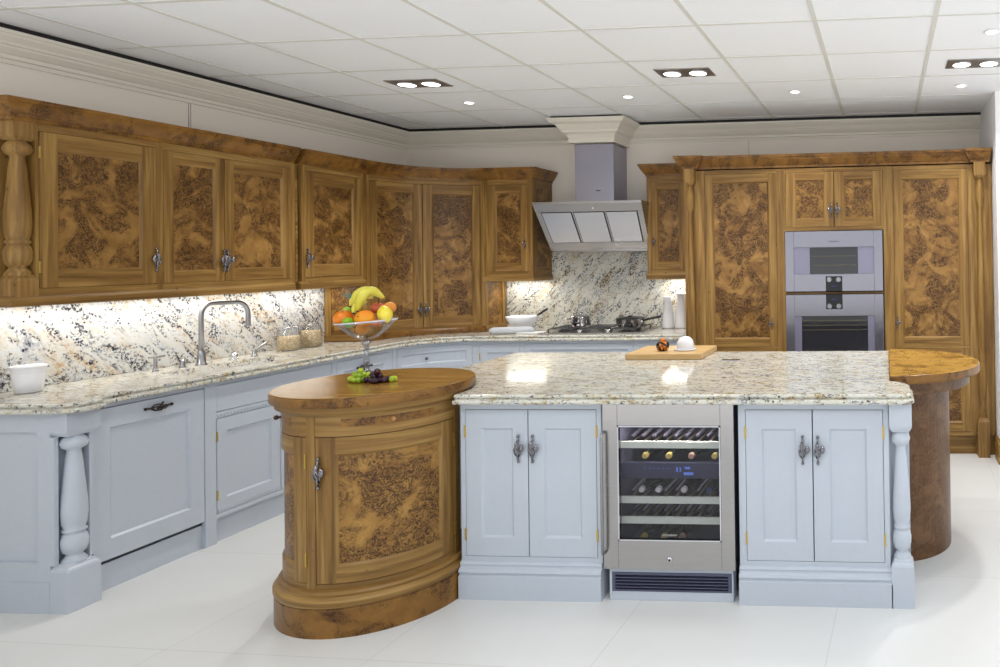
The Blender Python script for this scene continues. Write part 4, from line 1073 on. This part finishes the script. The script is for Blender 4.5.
# hob
hb = thing('gas_hob', 'stainless steel gas hob set in the back worktop', 'hob', (-2.44, 5.92, ZW))
c = MB(); c.box(-.44, .44, -.25, .25, .0, .010); c.build('hob_plate', STEEL, hb, .004)
for sx, sy in ((-.27, .08), (.0, .08), (.27, .08), (.27, -.1), (-.27, -.1)):
    c = MB(); c.lathe([(.055, .0105), (.055, .018), (.035, .022), (.035, .028)], sx, sy, 20); c.build('burner', BLACKPLASTIC, hb)
for sx in (-.27, 0, .27):
    c = MB(); 
    for k in (-.10, .10): c.box(sx+k-.004, sx+k+.004, -.2, .2, .030, .038)
    for k in (-.16, -.05, .05, .16): c.box(sx-.11, sx+.11, k-.004, k+.004, .030, .038)
    for kx in (-.10, .10):
        for ky in (-.19, .19): c.box(sx+kx-.005, sx+kx+.005, ky-.005, ky+.005, .0105, .032)
    c.build('pan_support', simple('cast_iron', (70, 70, 74), .5), hb)
for sx in (-.09, .15):
    c = MB(); c.lathe([(.022, .0105), (.022, .03), (.018, .034)], sx, -.215, 18); c.build('knob', CHROME, hb)
hz = ZW+.0385
sp = thing('saucepan', 'small lidded steel saucepan on the left of the hob', 'saucepan', (-2.64, 5.98, hz))
c = MB(); c.lathe([(.075, 0), (.082, .006), (.082, .075), (.086, .08)], 0, 0, 32); c.build('body', CHROME, sp)
c = MB(); c.lathe([(.086, .0805), (.084, .085), (.05, .098), (.012, .102), (.01, .112), (.018, .12), (.014, .128)], 0, 0, 32); c.build('lid', CHROME, sp)
c = MB(); c.tube([(-.075, -.03, .06), (-.11, -.045, .062), (-.11, -.01, .062), (-.08, .0, .06)], .005, 8); c.build('handle', CHROME, sp)
fp = thing('saute_pan', 'steel saute pan with long black handle on the right of the hob', 'pan', (-2.19, 5.95, hz))
c = MB(); c.lathe([(.105, 0), (.115, .006), (.118, .055), (.121, .058)], 0, 0, 36); c.build('body', STEEL, fp)
c = MB(); c.lathe([(.122, .0585), (.122, .066), (.09, .074), (.02, .078), (.015, .088)], 0, 0, 36); c.build('lid', BLACKPLASTIC, fp)
c = MB(); c.tube([(.11, -.01, .04), (.15, -.012, .055), (.27, -.015, .078)], [.008, .010, .011], 10); c.build('handle', BLACKPLASTIC, fp)
c = MB(); c.box(.225, .300, -.07, -.02, .0, .004) if 0 else c.ball((.11, -.04, .04), .012, 10); c.build('rivet', CHROME, fp)
# white jugs at the right of the hob
for x, y, s, lb in ((-1.90, 6.08, 1.05, 'tall slim white vase right of the hob, the left one of two'), (-1.785, 6.10, 1.15, 'tall white vase right of the hob against the larder, the right one of two')):
    c = MB(); c.lathe([(.001, .001), (.048*s, .001), (.052*s, .01), (.045*s, .10*s), (.032*s, .22*s), (.040*s, .262*s), (.036*s, .262*s), (.028*s, .22*s), (.03*s, .1*s), (.001, .02)], 0, 0, 28, cap=False)
    tag(c.build('vase', CERAMIC, loc=(x, y, ZW)), lb, 'vase', 'white vases by the hob')
# chopping board set on the island
cb = tag((lambda c: (c.box(-.228, .242, -.20, .20, 0, .036), c.build('chopping_board', BOARDWOOD, None, .004, loc=(-1.358, 4.41, ZW)))[1])(MB()), 'thick pale wood chopping board on the island', 'chopping board')
zb2 = ZW+.0365
orn = thing('ornament', 'round black and amber glossy ornament on the chopping board', 'ornament', (-1.395, 4.345, zb2))
def orn_mat():
    m, nt, b = newmat('tortoiseshell_glaze'); n_ = noise(nt, pos_map(nt), 38, 2, .5, 1.2)
    nt.links.new(ramp(nt, n_.outputs[0], [(.56, lin(24, 16, 10)), (.62, lin(214, 120, 30))]), b.inputs['Base Color']); b.inputs['Roughness'].default_value = .15; return m
c = MB(); c.lathe([(.020, 0), (.034, .008), (.041, .026), (.040, .042), (.028, .056), (.018, .062), (.020, .070), (.012, .078), (.001, .080)], 0, 0, 28); c.build('body', orn_mat(), orn)
dm = thing('butter_dome', 'small white domed dish on the chopping board', 'dish', (-1.262, 4.385, zb2))
c = MB(); c.lathe([(.050, .0), (.068, .003), (.070, .007), (.058, .009)], 0, 0, 36); c.build('saucer', CERAMIC, dm)
c = MB(); c.lathe([(.054, .0095)]+[(.054*math.cos(math.radians(a_))**.8+.0005, .02+.066*math.sin(math.radians(a_))) for a_ in range(0, 90, 9)]+[(.001, .086)], 0, 0, 36); c.build('dome', CERAMIC, dm)
soc = thing('island_socket', 'small pop-up steel socket lid flush in the island granite', 'socket', (-.93, 4.18, ZW))
c = MB(); c.box(-.055, .055, -.02, .02, 0, .004); c.build('lid', CHROME, soc, .001)

# ------------------------------------------------------------------ fruit bowl
ZT = 1.0035
BX_, BY_ = -2.63, 3.42
fb = thing('fruit_bowl', 'clear glass footed bowl heaped with fruit on the round oak unit', 'fruit bowl', (BX_, BY_, ZT))
def wavy(p, k=.012): return p
n_ = 56; prof = [(.001, .170), (.02, .172), (.05, .184), (.085, .212), (.112, .240), (.134, .262)]
c = MB(); vs = []; fs = []
full = prof + [(r-.004, z+.003) for r, z in reversed(prof)]
for r, z in full:
    for i in range(n_):
        a_ = 2*PI*i/n_; ww = (r/.134)**3*.008*math.cos(a_); vs.append((r*math.cos(a_), r*math.sin(a_), z+ww))
for q in range(len(full)-1):
    for i in range(n_): fs.append((q*n_+i, q*n_+(i+1) % n_, (q+1)*n_+(i+1) % n_, (q+1)*n_+i))
c.add(vs, fs, 0, True); c.build('glass_bowl', GLASS, fb)
c = MB(); c.tube([(.1345*math.cos(2*PI*i/56), .1345*math.sin(2*PI*i/56), .265+.008*math.cos(2*PI*i/56)) for i in range(57)], .004, 8); c.build('rim', simple('glass_rim', (214, 214, 226), .08, 0, .8), fb)
c = MB(); c.lathe([(.055, 0), (.055, .004), (.020, .012), (.010, .022), (.009, .04), (.013, .055), (.014, .07), (.010, .085), (.011, .12), (.014, .145), (.022, .160), (.014, .1695)], 0, 0, 28); c.build('stem', GLASS2, fb)
ZT = 1.0035+.080
def fruit_mat(name, c1, c2, rough=.35, sc=9):
    m, nt, b = newmat(name); n_ = noise(nt, pos_map(nt), sc, 2)
    nt.links.new(mix(nt, sat(nt, n_.outputs[0], .35, .65), lin(*c1), lin(*c2)), b.inputs['Base Color']); b.inputs['Roughness'].default_value = rough
    n2 = noise(nt, pos_map(nt), 240, 1); bump(nt, b, n2.outputs[0], .12, .001); return m
ORANGE = fruit_mat('orange_skin', (232, 120, 14), (244, 150, 26)); MANGO = fruit_mat('amber_skin', (236, 130, 16), (250, 176, 30)); LIME = fruit_mat('lime_skin', (96, 160, 20), (140, 196, 40)); LEMON = fruit_mat('lemon_skin', (226, 204, 36), (244, 226, 80))
RED = fruit_mat('red_apple_skin', (150, 36, 30), (214, 120, 70)); BAN = fruit_mat('banana_skin', (214, 202, 60), (238, 228, 110)); GAPPLE = fruit_mat('green_apple_skin', (142, 184, 40), (176, 208, 70)); PEACH = fruit_mat('peach_skin', (226, 140, 50), (238, 170, 80))
STEM = simple('dark_stem', (52, 38, 22), .8)
def fruit(name, label, mat, x, y, z, r, rot=(0, 0, 0), kind='round', grp='fruit in the glass bowl'):
    t = thing(name, label, name.split('_')[-1], (BX_+x, BY_+y, ZT+z)); t['group'] = grp
    R_ = Matrix.Rotation(rot[2], 3, 'Z') @ Matrix.Rotation(rot[1], 3, 'Y') @ Matrix.Rotation(rot[0], 3, 'X')
    c = MB()
    if kind == 'lemon': fn = lambda p: (p.x*(1-.25*abs(p.z)**4), p.y*(1-.25*abs(p.z)**4), p.z*(1+.18*abs(p.z)**8))
    elif kind == 'apple': fn = lambda p: (p.x*(1+.06*p.z), p.y*(1+.06*p.z), p.z-.16*math.exp(-(p.x**2+p.y**2)*14)*(1 if p.z > 0 else -1))
    else: fn = None
    c.ball((0, 0, 0), r, 28, rot=R_, fn=fn); c.build('skin', mat, t)
    tip = R_ @ Vector((0, 0, (r if not isinstance(r, tuple) else r[2])*(.84 if kind == 'apple' else .99)))
    s_2 = MB(); s_2.tube([tuple(tip*.97), tuple(tip*1.0+Vector((0, 0, .0)) + tip.normalized()*(.014 if kind == 'apple' else .002))], .0022 if kind == 'apple' else .004, 8); s_2.build('stem', STEM if kind == 'apple' else simple('pale_stem', (110, 120, 50), .8), t)
    return t
fruit('orange', 'large orange at the front left of the fruit bowl', ORANGE, -.085, -.045, .203, (.045, .045, .042), (.5, .3, 0))
fruit('orange', 'large amber-yellow orange at the front right of the fruit bowl', MANGO, .038, -.060, .203, (.046, .044, .042), (1.2, -.3, 0))
fruit('lime', 'bright green lime wedged between the two oranges', LIME, -.026, -.088, .187, (.026, .026, .028), (.9, .7, 0), 'lemon')
fruit('lemon', 'pale yellow lemon at the right of the fruit bowl', LEMON, .108, -.012, .222, (.034, .034, .044), (.3, 2.6, 0), 'lemon')
fruit('apple', 'red apple between the bananas and the lemon', RED, .058, .005, .250, (.032, .032, .030), (.2, .3, 0), 'apple')
fruit('apple', 'green apple at the far left of the fruit bowl', GAPPLE, -.112, .020, .232, (.030, .030, .028), (-.2, .2, 0), 'apple')
fruit('peach', 'golden peach behind the red apple', PEACH, .085, .055, .250, (.030, .030, .029))
fruit('peach', 'amber peach low inside the middle of the fruit bowl', PEACH, -.012, -.01, .148, (.030, .030, .028))
fruit('peach', 'small pinkish peach low inside the right of the fruit bowl', fruit_mat('pinkish_skin', (222, 150, 100), (206, 110, 70)), .082, -.035, .178, (.022, .022, .021))
def banana(label, p0, p1, p2, w=.017):
    t = thing('banana', label, 'banana', (BX_+p1[0], BY_+p1[1], ZT+p1[2])); t['group'] = 'fruit in the glass bowl'
    pts = []; rs = []
    for i in range(15):
        u = i/14; P_ = [(1-u)**2*a_+2*u*(1-u)*(2*b_-.5*(a_+c_))+u*u*c_ for a_, b_, c_ in zip(p0, p1, p2)]
        pts.append([P_[j]-p1[j] for j in range(3)]); rs.append(w*min(1, .35+2.6*min(u, 1-u)))
    c = MB(); c.tube(pts, rs, 10); c.build('skin', BAN, t)
    c = MB(); c.tube([pts[0], [pts[0][j]*1.10 for j in range(3)]], [.006, .005], 8); c.build('stem', simple('banana_stem', (150, 150, 60), .7), t)
    c = MB(); c.ball(tuple(pts[-1]), .0062, 8); c.build('tip', STEM, t)
banana('long yellow banana at the front, pointing down between the oranges', (.055, .05, .300), (.012, -.01, .335), (-.004, -.055, .243), .024)
banana('yellow banana curving down at the left of the front banana', (.030, .06, .318), (-.025, .005, .335), (-.045, -.03, .268), .023)
banana('small yellow banana tucked low at the far left', (-.01, .065, .300), (-.062, .02, .305), (-.072, -.015, .262), .016)
banana('short yellow banana under the front banana', (-.005, .01, .285), (-.026, -.025, .270), (-.022, -.058, .232), .017)
pa = thing('pineapple', 'pineapple crown with spiky grey-green leaves behind the bananas', 'pineapple', (BX_-.105, BY_+.075, ZT+.232)); pa['group'] = 'fruit in the glass bowl'
c = MB(); c.ball((0.015, .01, 0), (.028, .028, .038), 16); c.build('body', fruit_mat('pineapple_skin', (150, 110, 40), (190, 150, 60), .6, 40), pa)
lf = simple('pineapple_leaf', (112, 134, 118), .5)
random.seed(3)
for k in range(16):
    a_ = k*2.4; tl = .3+.5*(k/16); c = MB()
    dx, dy, dz = math.cos(a_)*tl-.45, math.sin(a_)*tl, 1.0
    L_ = .065+.03*random.random(); d_ = Vector((dx, dy, dz)).normalized(); sd = d_.cross(Vector((0, 1, .2))).normalized()*.006
    b0 = Vector((0, 0, .035)); mid_ = b0+d_*L_*.5; tp_ = b0+d_*L_+Vector((-.01, 0, -.004)); th = Vector((0, .0012, 0))
    c.add([tuple(b0-sd*.8), tuple(b0+sd*.8), tuple(mid_+sd), tuple(mid_-sd), tuple(tp_), tuple(b0-sd*.8+th), tuple(b0+sd*.8+th), tuple(mid_+sd+th), tuple(mid_-sd+th)], [(0, 1, 2, 3), (3, 2, 4), (5, 6, 7, 8), (8, 7, 4), (0, 3, 8, 5), (3, 4, 8), (1, 2, 7, 6), (2, 4, 7), (0, 1, 6, 5)])
    c.build('leaf', lf, pa)
ZT = 1.0035
# grapes
def grapes(label, cx, cy, col1, col2, spots, r=.0132, seed=1):
    t = thing('grape_bunch', label, 'grapes', (cx, cy, ZT)); t['group'] = 'grapes on the round oak unit'
    mt = simple('grape_'+('green' if col1[1] > 100 else 'dark'), col1, .2); mt2 = simple('grape_alt_tone', col2, .2)  # two grape tones, dealt out at random
    rnd = random.Random(seed)
    for x, y, k in spots:
        c = MB(); rr = r*(.9+.2*rnd.random()); c.ball((x, y, rr*.98+k*.020), (rr, rr, rr*1.06), 14); c.build('grape', mt if rnd.random() > .35 else mt2, t)
    c = MB(); c.tube([(-.03, .0, .02), (0, 0, .045), (.04, .004, .03)], .002, 6); c.build('stalk', simple('grape_stalk', (120, 104, 52), .7), t)
def heap(w, d, seed, layers=((0, 1.0), (1, .62), (2, .3))):
    out = []; rnd = random.Random(seed)
    for k, sc in layers:
        x = -w*sc
        while x <= w*sc:
            y = -d*sc
            while y <= d*sc:
                if (x/(w*sc+.001))**2+(y/(d*sc+.001))**2 <= 1.1: out.append((x+rnd.uniform(-.003, .003), y+rnd.uniform(-.003, .003), k))
                y += .021
            x += .021
    return out
GG = heap(.052, .030, 2); grapes('bunch of green grapes on the oak top in front of the glass bowl', -2.485, 3.195, (168, 190, 50), (142, 172, 44), GG, seed=5)
grapes('bunch of dark purple grapes beside the green grapes', -2.388, 3.175, (44, 18, 34), (62, 24, 40), heap(.046, .030, 4), seed=6)
grapes('few green grapes at the right of the dark grapes', -2.322, 3.20, (184, 200, 60), (160, 184, 50), heap(.020, .018, 8, ((0, 1), (1, .4))), seed=7)
